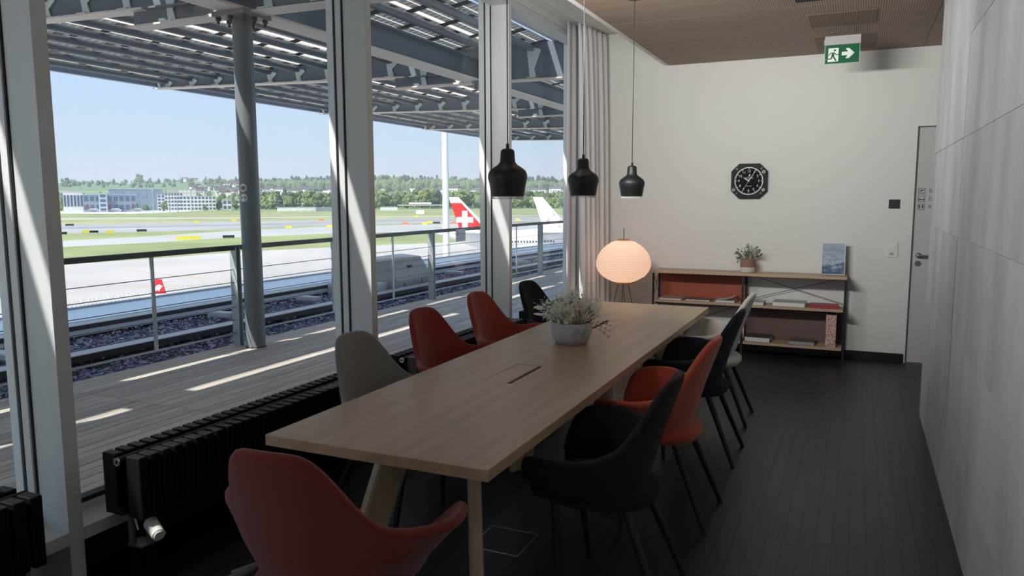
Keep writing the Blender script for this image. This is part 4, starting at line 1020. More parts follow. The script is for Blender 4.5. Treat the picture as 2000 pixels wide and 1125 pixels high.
# solar panels: glass laminate with dark cells, pale translucent seams and margin
PV = bpy.data.materials.new('solar_laminate'); PV.use_nodes = True; t = PV.node_tree; t.nodes.clear()
po = t.nodes.new('ShaderNodeOutputMaterial'); co = t.nodes.new('ShaderNodeTexCoord'); s = t.nodes.new('ShaderNodeSeparateXYZ'); t.links.new(co.outputs['Object'], s.inputs[0])
def mth(op, a, b=None, c=None):
    n = t.nodes.new('ShaderNodeMath'); n.operation = op
    for i, v in enumerate((a, b, c)):
        if v is None: continue
        if isinstance(v, (int, float)): n.inputs[i].default_value = v
        else: t.links.new(v, n.inputs[i])
    return n.outputs[0]
fx_ = mth('FRACT', mth('DIVIDE', s.outputs['Y'], .128)); line_y = mth('LESS_THAN', fx_, .06)
fz_ = mth('FRACT', mth('DIVIDE', mth('ADD', s.outputs['X'], .0), .205)); line_x = mth('LESS_THAN', fz_, .10)
edge = mth('LESS_THAN', mth('ABSOLUTE', mth('SUBTRACT', s.outputs['X'], .045)), .05)
msk = mth('MAXIMUM', mth('MAXIMUM', line_y, line_x), edge)
d1_ = t.nodes.new('ShaderNodeBsdfDiffuse'); d1_.inputs[0].default_value = (.17, .18, .18, 1); tl_ = t.nodes.new('ShaderNodeBsdfTranslucent'); tl_.inputs[0].default_value = (.80, .76, .70, 1)
d2_ = t.nodes.new('ShaderNodeBsdfTranslucent'); d2_.inputs[0].default_value = (.20, .21, .21, 1); a1 = t.nodes.new('ShaderNodeAddShader'); t.links.new(d1_.outputs[0], a1.inputs[0]); t.links.new(d2_.outputs[0], a1.inputs[1])
mx = t.nodes.new('ShaderNodeMixShader'); t.links.new(msk, mx.inputs[0]); t.links.new(a1.outputs[0], mx.inputs[1]); t.links.new(tl_.outputs[0], mx.inputs[2]); t.links.new(mx.outputs[0], po.inputs[0])
PVW = PV
rows = [(x, x + .661) for x in XT[:8]] + [(-13.0, -12.72), (-7.43, -7.15), (-7.05, -6.37), (-6.25, -5.45), (-5.45, -4.79), (-4.79, -4.55)]
pv_me = {}; NP = 6; PP = GP / NP
for a, b in rows:
    w_ = round(b - a - .012, 3)
    if w_ not in pv_me: pv_me[w_] = MB().box(.006, w_ + .006, 0, PP - .10, 0, .008).mesh('solar_panel', PV)
    for y in GY[:-1]:
        for k in range(NP):
            if 3.0 < y + PP * k < 21 and (b - a > .3): pv_l.append(place('solar_panel', pv_me[w_], cn, loc=(a, y + .05 + PP * k, 3.992), rot=(0, -.17, 0)))
            else: pv_rest.append((a, w_, y + .05 + PP * k))
tilt = Matrix.Rotation(-.17, 4, 'Y')
mb_r = MB()
for a, w_, y in pv_rest:
    m_ = MB().box(.006, w_ + .006, 0, PP - .10, 0, .008); mb_r.add([Matrix.Translation((a, y, 3.992)) @ tilt @ Vector(v) for v in m_.v], m_.f)
tag(mb_r.build('solar_field', PVW, cn), kind='stuff')
rm_ = MB()
for a, b in rows:
    m_ = MB().box(0.0, b - a, -.012, .112, -.014, -.004); rm_.add([Matrix.Translation((a, 0, 3.992)) @ tilt @ Vector(v) for v in m_.v], m_.f)
rail_me = rm_.mesh('panel_rail', K['dark_sheet'])
for y in GY[:-1]:
    for k in range(NP): place('panel_rail', rail_me, cn, loc=(0, y + PP * k - .05, 0))
jb = MB().box(-.05, .05, -.06, .06, -.03, 0).mesh('junction_box', K['black']); kk = 0
for y in GY[1:4]:
    for i in (2, 5, 8, 11):
        kk += 1; place('junction_box', jb, cn, loc=(XT[i] + .42, y + PP * (kk % 5) + .45, 4.05))
bpy.data.materials.remove(ST_R)
# ---------------------------------------------------------------- airfield and the land beyond
GZ = -14.4
struct(MB().box(-9000, 6000, -2000, 9000, GZ - 1, GZ).build('ground', mat('far_meadow', (.20, .27, .085), .9, var=.25, scale=.012)), 'flat grassland around the airfield')
def poly(name, pts, z, m, label):
    return struct(MB().prism(pts, 'z', GZ, GZ + z).build(name, m), label)
CO = mat('pale_concrete_apron', (.47, .435, .40), .8, var=.10, scale=.03, detail=6)
CO2 = mat('taxiway_concrete', (.44, .415, .39), .8, var=.10, scale=.02, stretch=(.3, 1, 1), detail=6)
RW = mat('runway_asphalt', (.36, .345, .335), .8, var=.14, scale=.012, detail=6)
GA = mat('mown_grass', (.27, .295, .12), .9, var=.22, scale=.03, detail=6)
GB = mat('dry_mown_grass', (.335, .335, .155), .9, var=.22, scale=.03, detail=6)
far = [(-990, 650), (-816, 695), (-714, 739), (-576, 756), (-551, 879), (-470, 942), (-372, 1010)]
gt = [(-641, 421), (-549, 467), (-487, 504), (-427, 560), (-363, 580), (-308, 616), (-242, 657)]
gb = [(-593, 389), (-514, 437), (-462, 478), (-409, 537), (-353, 564), (-299, 599), (-235, 638)]
rtp = [(-474, 311), (-422, 359), (-390, 403), (-347, 456), (-318, 508), (-276, 553), (-222, 604)]
rbt = [(-343, 225), (-311, 264), (-298, 308), (-281, 369), (-255, 406), (-222, 444), (-179, 486)]
ttp = [(-278, 182), (-277, 235), (-284, 293), (-271, 356), (-245, 391), (-213, 426), (-171, 466)]
tbt = [(-244, 159), (-235, 199), (-233, 240), (-216, 283), (-193, 308), (-165, 330), (-131, 355)]
grs = [(-178, 116), (-172, 146), (-169, 174), (-156, 205), (-142, 227), (-126, 252), (-103, 280)]
def ext(L, kx=1.0):
    a, b = Vector(L[0]), Vector(L[1]); p = a + (a - b) * 3.0
    c, d = Vector(L[-1]), Vector(L[-2]); q = c + (c - d) * 5.0
    return [tuple(p)] + L + [tuple(q)]
def band(name, A, B_, z, m, label):
    A, B_ = ext(A), ext(B_); vs = [(x, y, GZ + z) for x, y in A] + [(x, y, GZ + z) for x, y in B_]; n = len(A)
    me = MB().add(vs, [(i, i + 1, n + i + 1, n + i) for i in range(n - 1)]); return struct(me.build(name, m), label)
ap = [(-3.2, -80), (-3.2, 280), (400, 700)]
struct(MB().add([(-900, -300, GZ + .03), (-178, 116, GZ + .03), (-172, 146, GZ + .03), (-169, 174, GZ + .03), (-156, 205, GZ + .03), (-142, 227, GZ + .03), (-126, 252, GZ + .03), (-103, 280, GZ + .03), (60, 480, GZ + .03), (300, 300, GZ + .03), (300, -300, GZ + .03)], [tuple(range(11))]).build('ground_apron', CO), 'pale concrete apron below the terrace')
band('lawn_near', tbt, grs, .04, GA, 'wide mown grass strip beside the apron')
band('road_taxiway', ttp, tbt, .05, CO2, 'pale taxiway between the grass strips')
band('lawn_wedge', rbt, ttp, .06, GA, 'grass wedge between runway and taxiway')
band('road_runway', rtp, rbt, .07, RW, 'grey runway with dark tyre marks')
band('lawn_mid', gb, rtp, .06, GB, 'grass strip beyond the runway')
band('road_far_taxiway', gt, gb, .05, CO2, 'far narrow taxiway')
band('lawn_far', far, gt, .04, GA, 'far mown grass towards the trees')
mid1 = [tuple(Vector(a) * .55 + Vector(b) * .45) for a, b in zip(rtp, rbt)]; mid2 = [tuple(Vector(a) * .45 + Vector(b) * .55) for a, b in zip(rtp, rbt)]
band('road_marking_tyre_streak', mid1, mid2, .08, mat('tyre_streak', (.24, .23, .23), .8), 'dark tyre streak along the runway')
struct(MB().add([(-1100, 560, GZ + .09), (-690, 560, GZ + .09), (-800, 760, GZ + .09), (-1250, 760, GZ + .09)], [(0, 1, 2, 3)]).build('ground_far_apron', mat('white_concrete', (.62, .61, .60), .8)), 'far white concrete apron')
struct(MB().add([(-560, 500, GZ + .09), (-470, 566, GZ + .09), (-480, 590, GZ + .09), (-575, 520, GZ + .09)], [(0, 1, 2, 3)]).build('ground_earthworks', mat('orange_earth', (.50, .32, .18), .9)), 'strip of orange bare earth on the airfield')
YM = mat('yellow_line_paint', (.62, .45, .12), .7)
ml_ = MB()
for a, b in (((-120, 96), (-92, 118)), ((-150, 120), (-118, 112)), ((-98, 150), (-70, 196)), ((-90, 118), (-62, 150))):
    A = Vector((*a, 0)); B_ = Vector((*b, 0)); d = (B_ - A).normalized(); s_ = Vector((-d.y, d.x, 0)) * .25
    ml_.add([(A - s_) + Vector((0, 0, GZ + .05)), (B_ - s_) + Vector((0, 0, GZ + .05)), (B_ + s_) + Vector((0, 0, GZ + .05)), (A + s_) + Vector((0, 0, GZ + .05))], [(0, 1, 2, 3)])
struct(ml_.build('road_marking_apron', YM), 'thin yellow guide lines on the apron')
def pol(px_ang, D):  # heading in degrees (0 = +y, negative = towards -x) and distance
    a = math.radians(px_ang); return (D * math.sin(a), D * math.cos(a))
HEAD = [(60, -56.6), (100, -55.51), (250, -51.1), (350, -47.96), (500, -42.95), (660, -37.26), (740, -34.31), (945, -26.54), (1110, -20.22)]
# signs on the grass
YS = mat('yellow_sign', (.85, .72, .05), .5); BS = mat('black_sign', (.03, .03, .03), .6); OS = mat('orange_marker', (.75, .25, .10), .6)
sb_ = {'y': MB().box(-1.6, 1.6, -.15, .15, .35, 1.5).box(-1.3, -1.1, -.1, .1, 0, .35).box(1.1, 1.3, -.1, .1, 0, .35), 'k': MB().box(-2.2, 2.2, -.15, .15, .3, 1.35).box(-1.8, -1.6, -.1, .1, 0, .3).box(1.6, 1.8, -.1, .1, 0, .3), 'o': MB().box(-2, 2, -.5, .5, 0, 1.0).box(-1.2, 1.2, -.4, .4, 1.0, 1.3)}
sb_ = {k: v.mesh('board', {'y': YS, 'k': BS, 'o': OS}[k]) for k, v in sb_.items()}
sgn = [('y', -48.0, 318), ('y', -47.5, 320), ('y', -47.0, 318), ('k', -44.9, 325), ('k', -55.1, 395), ('y', -53.7, 405), ('k', -53.3, 405), ('y', -52.3, 395), ('k', -50.4, 408), ('k', -54.6, 520), ('y', -40.8, 420), ('y', -37.9, 425), ('y', -37.5, 428), ('k', -55.4, 396),
       ('y', -31.6, 640), ('o', -32.4, 470), ('y', -31.0, 455), ('y', -30.6, 480), ('k', -30.1, 470), ('o', -28.8, 478), ('o', -38.5, 560), ('y', -46.9, 530), ('y', -44.5, 560), ('y', -24.0, 520)]
sgl = {'y': 'yellow taxiway sign board standing on the airfield grass', 'k': 'black taxiway sign board standing on the airfield grass', 'o': 'low orange marker on the airfield grass'}
for k, h_, D in sgn:
    x, y = pol(h_, D); o = place('taxiway_sign' if k != 'o' else 'marker', sb_[k], loc=(x, y, GZ + .05), rot=(0, 0, math.radians(-h_)))
    tag(o, sgl[k], 'sign' if k != 'o' else 'marker', 'taxiway signs on the airfield' if k != 'o' else 'orange airfield markers')

# white lighting mast
mt = thing('light_mast', 'tall white lighting mast rising behind the railing', 'mast', (-34.35, 61.0, GZ))
MB().cyl((-34.35, 61, GZ + .6), (-34.35, 61, 22), .34, .24, 24).build('pole', mat('white_mast_paint', (.78, .79, .77), .4), mt, auto=True)
MB().cyl((-34.35, 61, GZ), (-34.35, 61, GZ + .6), .6, n=24).build('base', K['unit'], mt, auto=True)
MB().box(-35.6, -33.1, 60.7, 61.3, 21.6, 22).build('lamp_head', K['unit'], mt)
MB().box(-33.99, -33.93, 60.7, 60.8, GZ + .6, 4).build('cable_duct', K['galv'], mt)

# ---------------------------------------------------------------- aircraft
AW = mat('aircraft_white', (.80, .81, .82), .35); AR = mat('aircraft_red', (.62, .025, .028), .4); AG = mat('aircraft_grey_emblem', (.42, .43, .45), .5); AK = mat('cabin_window', (.05, .055, .06), .3)
def finpoly(P0, P1, P2, P3): return [P0, P1, P2, P3]
def aircraft(label, tailtip, hd, kind):
    """a parked airliner: nose along heading vector; tailtip = (x, y) of the fin top trailing corner"""
    a = thing('airliner', label, 'aircraft', (tailtip[0], tailtip[1], GZ), hd)
    # local x = towards the nose, y = span, z up from the apron; fin trailing top corner at x=0
    zt = 16.1
    fin = [(0, zt), (1.85, zt), (8.6, zt - 7.6), (9.6, zt - 8.6), (2.6, zt - 8.6)]
    t_ = .25
    def FP(pts, y0, y1): return MB().prism(pts, 'y', y0, y1)
    if kind == 'red':
        FP([(.35, zt - 1.2), (2.55, zt - 1.2), (8.15, zt - 7.45), (2.35, zt - 7.45)], -t_, t_).build('fin', AR, a, local=True)
        FP([(0, zt), (1.85, zt), (2.55, zt - 1.2), (.35, zt - 1.2)], -t_, t_).build('fin_tip', AW, a, local=True)
        FP([(1.85, zt), (2.0, zt), (9.0, zt - 7.45), (8.15, zt - 7.45), (2.55, zt - 1.2)], -t_ * .9, t_ * .9).build('leading_edge', AW, a, local=True)
        cxx, czz = 3.25, zt - 4.7
        for s_ in (-1, 1):
            MB().box(cxx - 1.75, cxx + 1.75, s_ * t_ - .02, s_ * t_ + .02, czz - .58, czz + .58).box(cxx - .58, cxx + .58, s_ * t_ - .025, s_ * t_ + .025, czz - 1.9, czz + 1.9).build('cross', AW, a, local=True)
    else:
        FP([(0, zt), (2.0, zt), (8.6, zt - 7.6), (2.6, zt - 7.6)], -t_, t_).build('fin', AW, a, local=True)
        em = MB(); cxx, czz = 4.6, zt - 5.1
        for s_ in (-1, 1):
            for i in range(5):
                g = 2 * PI * i / 5 + .3; c0 = Vector((cxx + 1.35 * math.cos(g), czz + 1.35 * math.sin(g)))
                tri = [c0 + Vector((math.cos(g + q), math.sin(g + q))) * r for q, r in ((0.5, .85), (2.4, .75), (PI + .1, .12), (-2.2, .75))]
                em.prism([tuple(p) for p in tri], 'y', s_ * t_ - .02, s_ * t_ + .02)
        em.build('star_emblem', AG, a, local=True)
    # fuselage
    prof = []
    L = 44; st = [(-3.2, .25, 8.9), (0, .9, 8.5), (4, 1.7, 7.7), (9, 2.35, 6.9), (14, 2.75, 6.4), (20, 2.82, 6.3), (52, 2.82, 6.3), (55.5, 2.4, 6.1), (58, 1.5, 5.8), (59.4, .5, 5.5)]
    N = 20; vs = []; fs = []
    for x, r, z in st:
        for i in range(N): g = 2 * PI * i / N; vs.append((x, r * math.cos(g), z + r * math.sin(g)))
    for k in range(len(st) - 1):
        for i in range(N): fs.append((k * N + i, k * N + (i + 1) % N, (k + 1) * N + (i + 1) % N, (k + 1) * N + i))
    MB().add(vs, fs).build('fuselage', AW, a, local=True, smooth=True)
    wn = MB()
    for i in range(64):
        x = 13 + i * .62
        for s_ in (-1, 1): wn.box(x - .12, x + .12, s_ * 2.78 - .06, s_ * 2.78 + .06, 6.75, 7.1)
    tag(wn.build('cabin_windows', AK, a, local=True), kind='stuff')
    for s_ in (-1, 1):
        MB().add([(1.0, s_ * .8, 8.6), (6.5, s_ * 1.2, 8.5), (2.4, s_ * 9.2, 9.1), (.4, s_ * 9.2, 9.1), (1.0, s_ * .8, 8.75), (6.5, s_ * 1.2, 8.75), (2.4, s_ * 9.2, 9.2), (.4, s_ * 9.2, 9.2)], [(3, 2, 1, 0), (4, 5, 6, 7), (0, 1, 5, 4), (1, 2, 6, 5), (2, 3, 7, 6), (3, 0, 4, 7)]).build('tailplane', AW, a, local=True)
        MB().add([(25, s_ * 2.4, 5.2), (36, s_ * 2.4, 5.2), (22, s_ * 28, 6.6), (19.5, s_ * 28, 6.6), (25, s_ * 2.4, 5.8), (36, s_ * 2.4, 5.8), (22, s_ * 28, 6.75), (19.5, s_ * 28, 6.75)], [(3, 2, 1, 0), (4, 5, 6, 7), (0, 1, 5, 4), (1, 2, 6, 5), (2, 3, 7, 6), (3, 0, 4, 7)]).build('wing', K['alu_sheet'], a, local=True)
        MB().cyl((29, s_ * 9.5, 3.6), (35.5, s_ * 9.5, 3.6), 1.2, 1.5, 20).build('engine', AW, a, local=True, auto=True)
        MB().box(27, 28.5, s_ * 3 - .3, s_ * 3 + .3, .0, 5).build('main_gear', K['galv'], a, local=True)
    MB().box(52, 52.8, -.25, .25, 0, 4).build('nose_gear', K['galv'], a, local=True)
    return a
aircraft('white airliner with red fin and white cross beyond the railing', (-77.9, 139.7), math.radians(28), 'red')
aircraft('white airliner with grey star emblem on its white fin', (-62.15, 147.4), math.radians(20), 'white')
# winglet and wing of an aircraft parked below the roof edge
wg = thing('airliner', 'aircraft below the roof edge showing only a red winglet', 'aircraft', (-68.5, 58.4, GZ), math.radians(35))
def WP(pts, y0, y1): return MB().prism(pts, 'y', y0, y1)
WP([(-.32, 7.35), (.30, 7.35), (.72, 5.75), (-.75, 5.75)], -.08, .08).build('winglet', AR, wg, local=True)
MB().prism([(-.42, 6.05), (-.08, 6.20), (.02, 6.05), (.14, 6.30), (.22, 6.42), (.46, 6.62), (.20, 6.68), (.16, 6.80), (-.10, 6.74), (-.30, 6.62)], 'y', -.10, .10).build('emblem', AW, wg, local=True)
MB().add([(-1.1, -.1, 5.3), (1.1, -.1, 5.3), (3.4, -16, 4.4), (-3.6, -16, 4.4), (-.8, .1, 5.78), (.85, .1, 5.78), (3.4, -16, 5.0), (-3.6, -16, 5.0)], [(3, 2, 1, 0), (4, 5, 6, 7), (0, 1, 5, 4), (1, 2, 6, 5), (2, 3, 7, 6), (3, 0, 4, 7)]).build('wing', AW, wg, local=True)
MB().cyl((-16, -17.5, 3.6), (14, -17.5, 3.6), 1.75, n=24).build('fuselage', AW, wg, local=True, auto=True)
MB().box(-.5, .5, -15, -14.5, 0, 4.5).build('landing_gear', K['galv'], wg, local=True)
# three far parked airliners on the white apron
for k, h_ in enumerate((-53.2, -51.9, -50.6)):
    x, y = pol(h_, 905)
    o = thing('airliner', 'tiny white airliner with red fin parked on the far apron', 'aircraft', (x, y, GZ), math.radians(128), 'parked airliners on the far apron')
    N = 12; vs = []; fs = []; st = [(-19, .3, 5.6), (-12, 1.6, 4.6), (12, 1.9, 4.2), (17, 1.5, 4.0), (19.5, .3, 3.6)]
    for xx, r, z in st:
        for i in range(N): g = 2 * PI * i / N; vs.append((xx, r * math.cos(g), z + r * math.sin(g)))
    for q in range(4):
        for i in range(N): fs.append((q * N + i, q * N + (i + 1) % N, (q + 1) * N + (i + 1) % N, (q + 1) * N + i))
    MB().add(vs, fs).build('fuselage', AW, o, local=True, smooth=True)
    MB().prism([(-19, 11.5), (-17, 11.5), (-12, 6), (-17, 6)], 'y', -.2, .2).build('fin', AR, o, local=True)
    MB().add([(-4, -17, 4), (0, -17, 4), (6, 0, 3.4), (6, 0, 3.4), (0, 17, 4), (-4, 17, 4), (-2, 0, 3.4)], [(0, 1, 2, 6), (6, 3, 4, 5)]).build('wing', AW, o, local=True, fix=False)

# ---------------------------------------------------------------- hills, woods, town
def hz(h_):  # crest elevation above the camera level in pixels of the long lens, by heading
    return interp(h_, [(-75, 24), (-58, 26), (-52, 25), (-45, 30), (-42, 33), (-37, 34), (-34, 36), (-30, 33), (-26, 30), (-20, 28), (0, 26), (20, 24)])
FLD = bpy.data.materials.new('striped_fields'); FLD.use_nodes = True; t = FLD.node_tree; b = t.nodes['Principled BSDF']; b.inputs['Roughness'].default_value = .95
co = t.nodes.new('ShaderNodeTexCoord'); s = t.nodes.new('ShaderNodeSeparateXYZ'); no = t.nodes.new('ShaderNodeTexNoise'); no.inputs['Scale'].default_value = .0011; no.inputs['Detail'].default_value = 1
t.links.new(co.outputs['Object'], no.inputs['Vector']); t.links.new(co.outputs['Object'], s.inputs[0])
ad = t.nodes.new('ShaderNodeMath'); ad.operation = 'MULTIPLY_ADD'; ad.inputs[1].default_value = .0125; t.links.new(s.outputs['Z'], ad.inputs[0]); t.links.new(no.outputs['Fac'], ad.inputs[2])
r_ = t.nodes.new('ShaderNodeValToRGB'); r_.color_ramp.interpolation = 'CONSTANT'; E_ = r_.color_ramp.elements; E_[0].color = (.17, .24, .09, 1); E_[1].position = .92; E_[1].color = (.15, .22, .10, 1)
for p_, c_ in ((.40, (.24, .30, .10)), (.50, (.50, .45, .10)), (.545, (.33, .29, .19)), (.63, (.17, .27, .12)), (.80, (.27, .27, .15))):
    q = E_.new(p_); q.color = (*c_, 1)
t.links.new(ad.outputs[0], r_.inputs[0]); t.links.new(r_.outputs[0], b.inputs['Base Color'])
vs = []; fs = []; H_ = list(range(-78, 24, 2)); DS = [1150, 1500, 1900, 2300, 2800, 3400, 4200, 6500]; fr_ = [0, .07, .24, .42, .64, .86, 1, 1.02]
for h_ in H_:
    for D, f_ in zip(DS, fr_):
        x, y = pol(h_, D); top = 1.58 + 4200 * hz(h_) / FPX * (.62 if h_ > -44 else 1.0); nz = math.sin(h_ * .9 + D * .004) * 4 * f_
        vs.append((x, y, GZ + (top - GZ) * f_ + nz))
n_ = len(DS)
for i in range(len(H_) - 1):
    for k in range(n_ - 1): fs.append((i * n_ + k, (i + 1) * n_ + k, (i + 1) * n_ + k + 1, i * n_ + k + 1))
struct(MB().add(vs, fs).build('hills', FLD, smooth=True), 'rising farmland with fields beyond the airfield')
def hill_z(h_, D):
    f_ = interp_lin(D, list(zip(DS, fr_))); top = 1.58 + 4200 * hz(h_) / FPX * (.62 if h_ > -44 else 1.0); return GZ + (top - GZ) * f_ + math.sin(h_ * .9 + D * .004) * 4 * f_
def interp_lin(t_, P):
    if t_ <= P[0][0]: return P[0][1]
    for (a, va), (b, vb) in zip(P[:-1], P[1:]):
        if t_ <= b: return va + (vb - va) * (t_ - a) / (b - a)
    return P[-1][1]
rt_ = random.Random(21)
TG = [mat('broadleaf_crown', (.11, .150, .055), .9, var=.35, scale=.22, rnd=.25), mat('fresh_green_crown', (.165, .205, .065), .9, var=.35, scale=.22, rnd=.2), mat('dark_conifer_crown', (.05, .082, .05), .9, var=.35, scale=.3, rnd=.2)]
TK = mat('tree_trunk', (.10, .075, .05), .9)
def crown(kind, seed, m):
    rr = random.Random(seed); mb = MB()
    def lump(c, r, sub=2):
        bm = bmesh.new(); bmesh.ops.create_icosphere(bm, subdivisions=sub, radius=1)
        bm.verts.ensure_lookup_table()
        vs = []
        for v in bm.verts: k = 1 + rr.gauss(0, .16); vs.append((c[0] + v.co.x * r[0] * k, c[1] + v.co.y * r[0] * k, c[2] + v.co.z * r[1] * k))
        mb.add(vs, [tuple(x.index for x in f.verts) for f in bm.faces]); bm.free()
    if kind == 'cone':
        for i in range(6): lump((rr.gauss(0, .02), rr.gauss(0, .02), .12 + .15 * i), (.27 * (1 - i / 6.6) + .03, .13))
    else:
        lump((0, 0, .45), (.30, .38))
        for i in range(11):
            a = rr.uniform(0, 2 * PI); z = rr.uniform(.15, .85); q = .30 * math.sin(PI * min(1, z * .9 + .12)); s_ = rr.uniform(.10, .19); lump((q * math.cos(a), q * math.sin(a), z), (s_, s_ * .9))
    return mb.mesh('crown', m, fix=False)
CR = [crown('b', 1, TG[0]), crown('b', 2, TG[1]), crown('b', 3, TG[0]), crown('cone', 4, TG[2]), crown('b', 5, TG[1])]
trk = MB().cyl((0, 0, 0), (0, 0, .3), .035, .025, 6).mesh('trunk', TK)
def tree(h_, D, H, ci, label, group):
    x, y = pol(h_, D); z = hill_z(h_, D) if D > 1150 else GZ
    w_ = H * rt_.uniform(.75, 1.15)
    o = place('tree', CR[ci], loc=(x, y, z + H * .04), rot=(0, 0, rt_.uniform(0, 6)), scale=(w_, w_, H * .96)); tag(o, label, 'tree', group)
    k = place('trunk', trk, o, local=True, loc=(0, 0, -.05))
# front belt of trees along the airfield fence
def belt(h0, h1, n, D0, D1, H0, H1, kinds, label, group):
    for i in range(n):
        tree(h0 + (h1 - h0) * (i + rt_.random()) / n, rt_.uniform(D0, D1), rt_.uniform(H0, H1), rt_.choice(kinds), label, group)
belt(-43.2, -36.6, 48, 1130, 1260, 18, 30, (0, 1, 2, 4, 0, 3), 'leafy tree in the belt behind the far grass, left of the second mullion', 'belt trees beside the column')
belt(-34.8, -19.5, 80, 1130, 1260, 18, 30, (0, 1, 2, 4, 1), 'leafy tree in the belt behind the far grass, right of the second mullion', 'belt trees behind the mast')
belt(-58, -43, 44, 1060, 1250, 6, 14, (0, 1, 2), 'low tree among the far airport buildings', 'low trees by the far buildings')
belt(-43.5, -36.4, 46, 2650, 2950, 34, 48, (3, 3, 0, 3), 'dark tree of the ridge forest above the town', 'ridge forest left of the second mullion')
belt(-34.9, -19, 60, 2500, 2900, 38, 54, (3, 3, 0, 3, 2), 'dark tree of the ridge forest above the tail fins', 'ridge forest right of the second mullion')
belt(-58, -44, 18, 2900, 3900, 14, 26, (0, 2, 3), 'single field tree on the far rising farmland', 'field trees on the farmland')
belt(-47, -42.5, 12, 1750, 2400, 10, 20, (0, 2), 'garden tree between the village houses', 'village garden trees')
tree(-50.4, 3300, 42, 0, 'large lone tree on the skyline of the farmland', None)
# houses of the town: walls with pitched roofs
WH_ = mat('house_wall', (.80, .78, .75), .8, rnd=.12); RF = [mat('red_brown_roof', (.105, .075, .065), .8), mat('grey_roof', (.11, .105, .11), .8)]
hm = MB().box(-.5, .5, -.4, .4, 0, .72).mesh('walls', WH_)
rfm = [MB().prism([(-.46, .72), (.46, .72), (0, 1.04)], 'x', -.54, .54).mesh('roof', r) for r in RF]
wdm = MB().box(-.32, -.18, -.412, -.398, .3, .5).box(.18, .32, -.412, -.398, .3, .5).box(-.06, .06, -.412, -.398, .3, .5).mesh('windows', AK)
def house(h_, D, s_, label, group):
    x, y = pol(h_, D); z = hill_z(h_, D)
    o = place('house', hm, loc=(x, y, z), rot=(0, 0, math.radians(-h_) + rt_.choice((0, .4, PI / 2, -.5))), scale=(s_ * 1.35, s_, s_)); tag(o, label, 'house', group)
    place('roof', rfm[rt_.random() < .45], o, local=True); place('windows', wdm, o, local=True)
for i in range(46): house(rt_.uniform(-47.2, -42.8), rt_.uniform(1800, 2500), rt_.uniform(11, 17), 'pale pitched roof house in the town left of the column', 'town houses left of the column')
for i in range(44): house(rt_.uniform(-42.4, -36.4), rt_.uniform(2050, 2500), rt_.uniform(12, 20), 'pale pitched roof house in the town right of the column', 'town houses right of the column')
for i in range(44): house(rt_.uniform(-34.6, -19.5), rt_.uniform(2000, 2350), rt_.uniform(13, 22), 'pale pitched roof house in the town behind the tail fins', 'town houses behind the tail fins')
for h_, D in ((-54.3, 3700), (-47.6, 3500), (-46.9, 3600)): house(h_, D, 18, 'lone white farmhouse on the farmland crest', 'farmhouses on the crest')
# airport buildings at the far side
def block(name, label, h_, D, w_, d_, H, m, floors, cols, wm, fin=False):
    x, y = pol(h_, D); o = thing(name, label, 'building', (x, y, GZ), math.radians(-h_))
    MB().box(-w_ / 2, w_ / 2, -d_ / 2, d_ / 2, 0, H).build('walls', m, o, local=True)
    MB().box(-w_ / 2 - .3, w_ / 2 + .3, -d_ / 2 - .3, d_ / 2 + .3, H, H + .6).build('roof', K['alu_sheet'], o, local=True)
    cw, fh = w_ / cols, H / floors; me = MB().box(-cw * .33, cw * .33, -.15, .15, -fh * .28, fh * .28).mesh('window', wm)
    for f_ in range(floors):
        for c_ in range(cols): place('window', me, o, local=True, loc=(-w_ / 2 + cw * (c_ + .5), -d_ / 2 - .1, fh * (f_ + .55)))
    return o
BW = mat('white_office_wall', (.76, .75, .72), .7); BB = mat('blue_grey_hangar', (.25, .30, .38), .6); BG = mat('blue_window_band', (.10, .13, .19), .3); BL = mat('light_blue_wall', (.50, .56, .64), .6)
block('office_block', 'white office block with vertical window strips at the far left', -54.3, 1120, 22, 20, 25, BW, 1, 6, BG)
block('office_block', 'low white office wing beside the striped office block', -53.5, 1150, 30, 16, 19, BW, 4, 6, BG)
block('hangar', 'blue grey hangar hall with a pale stair tower', -52.2, 1080, 58, 30, 21, BB, 2, 9, BG)
block('stair_tower', 'pale narrow stair tower in front of the blue hangar', -52.6, 1058, 9, 8, 22, BL, 4, 1, BG)
block('hangar', 'wide dark blue hangar hall with a white roof edge', -50.6, 1180, 66, 40, 29, BB, 2, 7, BB)
block('office_block', 'small white tower block right of the dark hangars', -49.1, 1100, 9, 9, 21, BW, 5, 2, BG)
block('office_block', 'white five storey office building with many windows', -48.4, 1130, 26, 14, 24, BW, 5, 7, BG)
block('office_block', 'long white office building with window bands', -46.8, 1130, 46, 14, 19, BW, 4, 10, BG)
block('office_block', 'white flat building above the long office', -47.4, 1300, 24, 14, 30, BW, 4, 4, BW)
block('villa', 'white cubic building between the trees left of the column', -44.9, 1150, 12, 10, 14, BW, 2, 2, BG)
block('villa', 'small white house with dark windows by the column', -43.9, 1250, 16, 10, 14, BW, 2, 3, BG)
block('shed', 'long low white shed before the belt trees', -40.2, 985, 46, 8, 4.5, BW, 1, 5, BW)
block('shed', 'short dark grey shed before the belt trees', -38.1, 1000, 26, 8, 3.8, BB, 1, 4, BB)
block('shed', 'white container row at the foot of the belt trees', -33.6, 1000, 22, 6, 4.0, BW, 1, 3, BW)
at = thing('antenna_array', 'white antenna frame on a hut standing on the far grass', 'antenna', (*pol(-31.3, 760), GZ), math.radians(31.3))
MB().box(-4, 4, -3, 3, 0, 4).build('hut', BW, at, local=True)
MB().box(-22, 22, -.6, .6, 8.6, 9.3).box(-11, 11, -.6, .6, 10, 11.6).build('frame', K['white_plastic'], at, local=True)
mm = MB()
for xx in (-20, -10, 0, 10, 20): mm.cyl((xx, 0, 0), (xx, 0, 8.6), .22, n=6)
mm.build('struts', K['galv'], at, local=True)
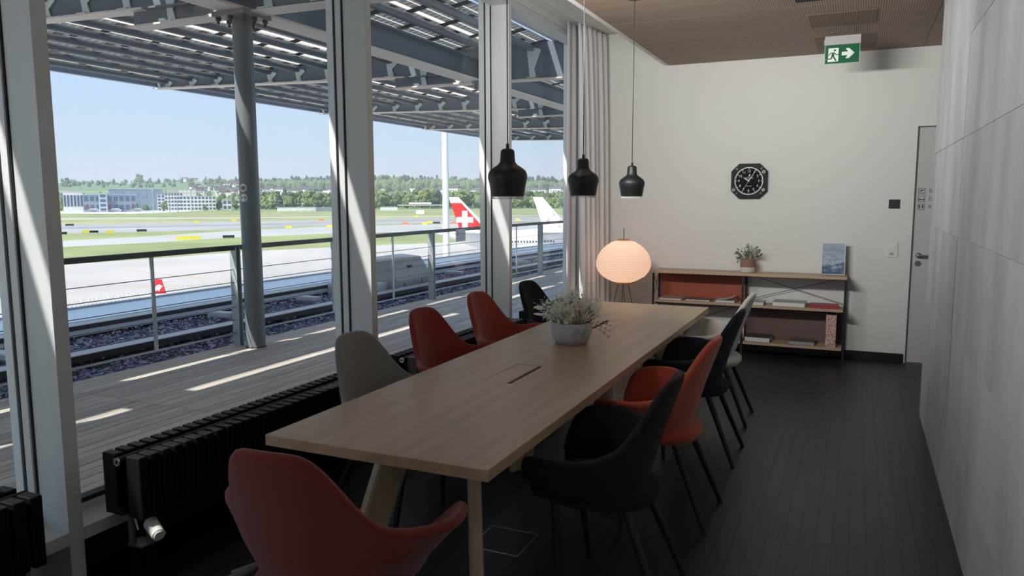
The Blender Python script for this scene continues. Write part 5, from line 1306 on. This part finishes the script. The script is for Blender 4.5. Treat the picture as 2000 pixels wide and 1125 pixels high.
pm_ = MB().cyl((0, 0, 0), (0, 0, 26), .45, .3, 8).box(-1.6, 1.6, -.5, .5, 25.4, 26.2).mesh('light_pole', K['galv'])
for h_, D in ((-49.6, 960), (-48.6, 955), (-48.1, 950), (-47.2, 950), (-45.9, 960), (-44.6, 955), (-43.9, 950)):
    o = place('light_pole', pm_, loc=(*pol(h_, D), GZ), rot=(0, 0, rt_.random())); tag(o, 'thin grey floodlight pole by the far white apron', 'pole', 'floodlight poles by the far apron')

# ridge woods as one mass of trees behind the countable ones
fm = MB(); rr_ = random.Random(77)
cone_src = [(v.co.copy()) for v in CR[3].vertices]; cone_f = [tuple(p.vertices) for p in CR[3].polygons]
lob = MB(); bm = bmesh.new(); bmesh.ops.create_icosphere(bm, subdivisions=1, radius=1); lv = [v.co.copy() for v in bm.verts]; lf = [tuple(x.index for x in f.verts) for f in bm.faces]; bm.free()
for (h0, h1, D0, D1, n_, s0) in ((-44, -36, 2450, 3300, 700, 17), (-35.2, -18, 2350, 3300, 1500, 18), (-36, -18, 1300, 1900, 260, 9), (-58, -43, 2600, 4100, 240, 8), (-58, -42, 1250, 1900, 220, 6)):
    for i in range(n_):
        h_ = rr_.uniform(h0, h1); D = rr_.uniform(D0, D1); x, y = pol(h_, D); z = hill_z(h_, D); q = s0 * rr_.uniform(.6, 1.1)
        fm.add([(x + v.x * q * .8, y + v.y * q * .8, z + q * .9 + v.z * q * 1.15 * (1 + rr_.gauss(0, .12))) for v in lv], lf)
tag(fm.build('woods', TG[0], None, fix=False), 'massed woods covering the ridge and slopes beyond the town', 'woods', None, 'stuff')

# thin morning haze over the airfield and hills
hm_ = bpy.data.materials.new('thin_haze'); hm_.use_nodes = True; t = hm_.node_tree; t.nodes.clear()
ho = t.nodes.new('ShaderNodeOutputMaterial'); hv = t.nodes.new('ShaderNodeVolumeScatter'); hv.inputs['Color'].default_value = (.80, .90, 1.0, 1); hv.inputs['Density'].default_value = 1.5e-4; hv.inputs['Anisotropy'].default_value = .0
t.links.new(hv.outputs[0], ho.inputs['Volume'])
tag(MB().box(-8500, 5000, 230, 8500, GZ - .5, 260).build('haze', hm_), 'thin bluish haze lying over the airfield and the hills', 'haze', None, 'stuff')
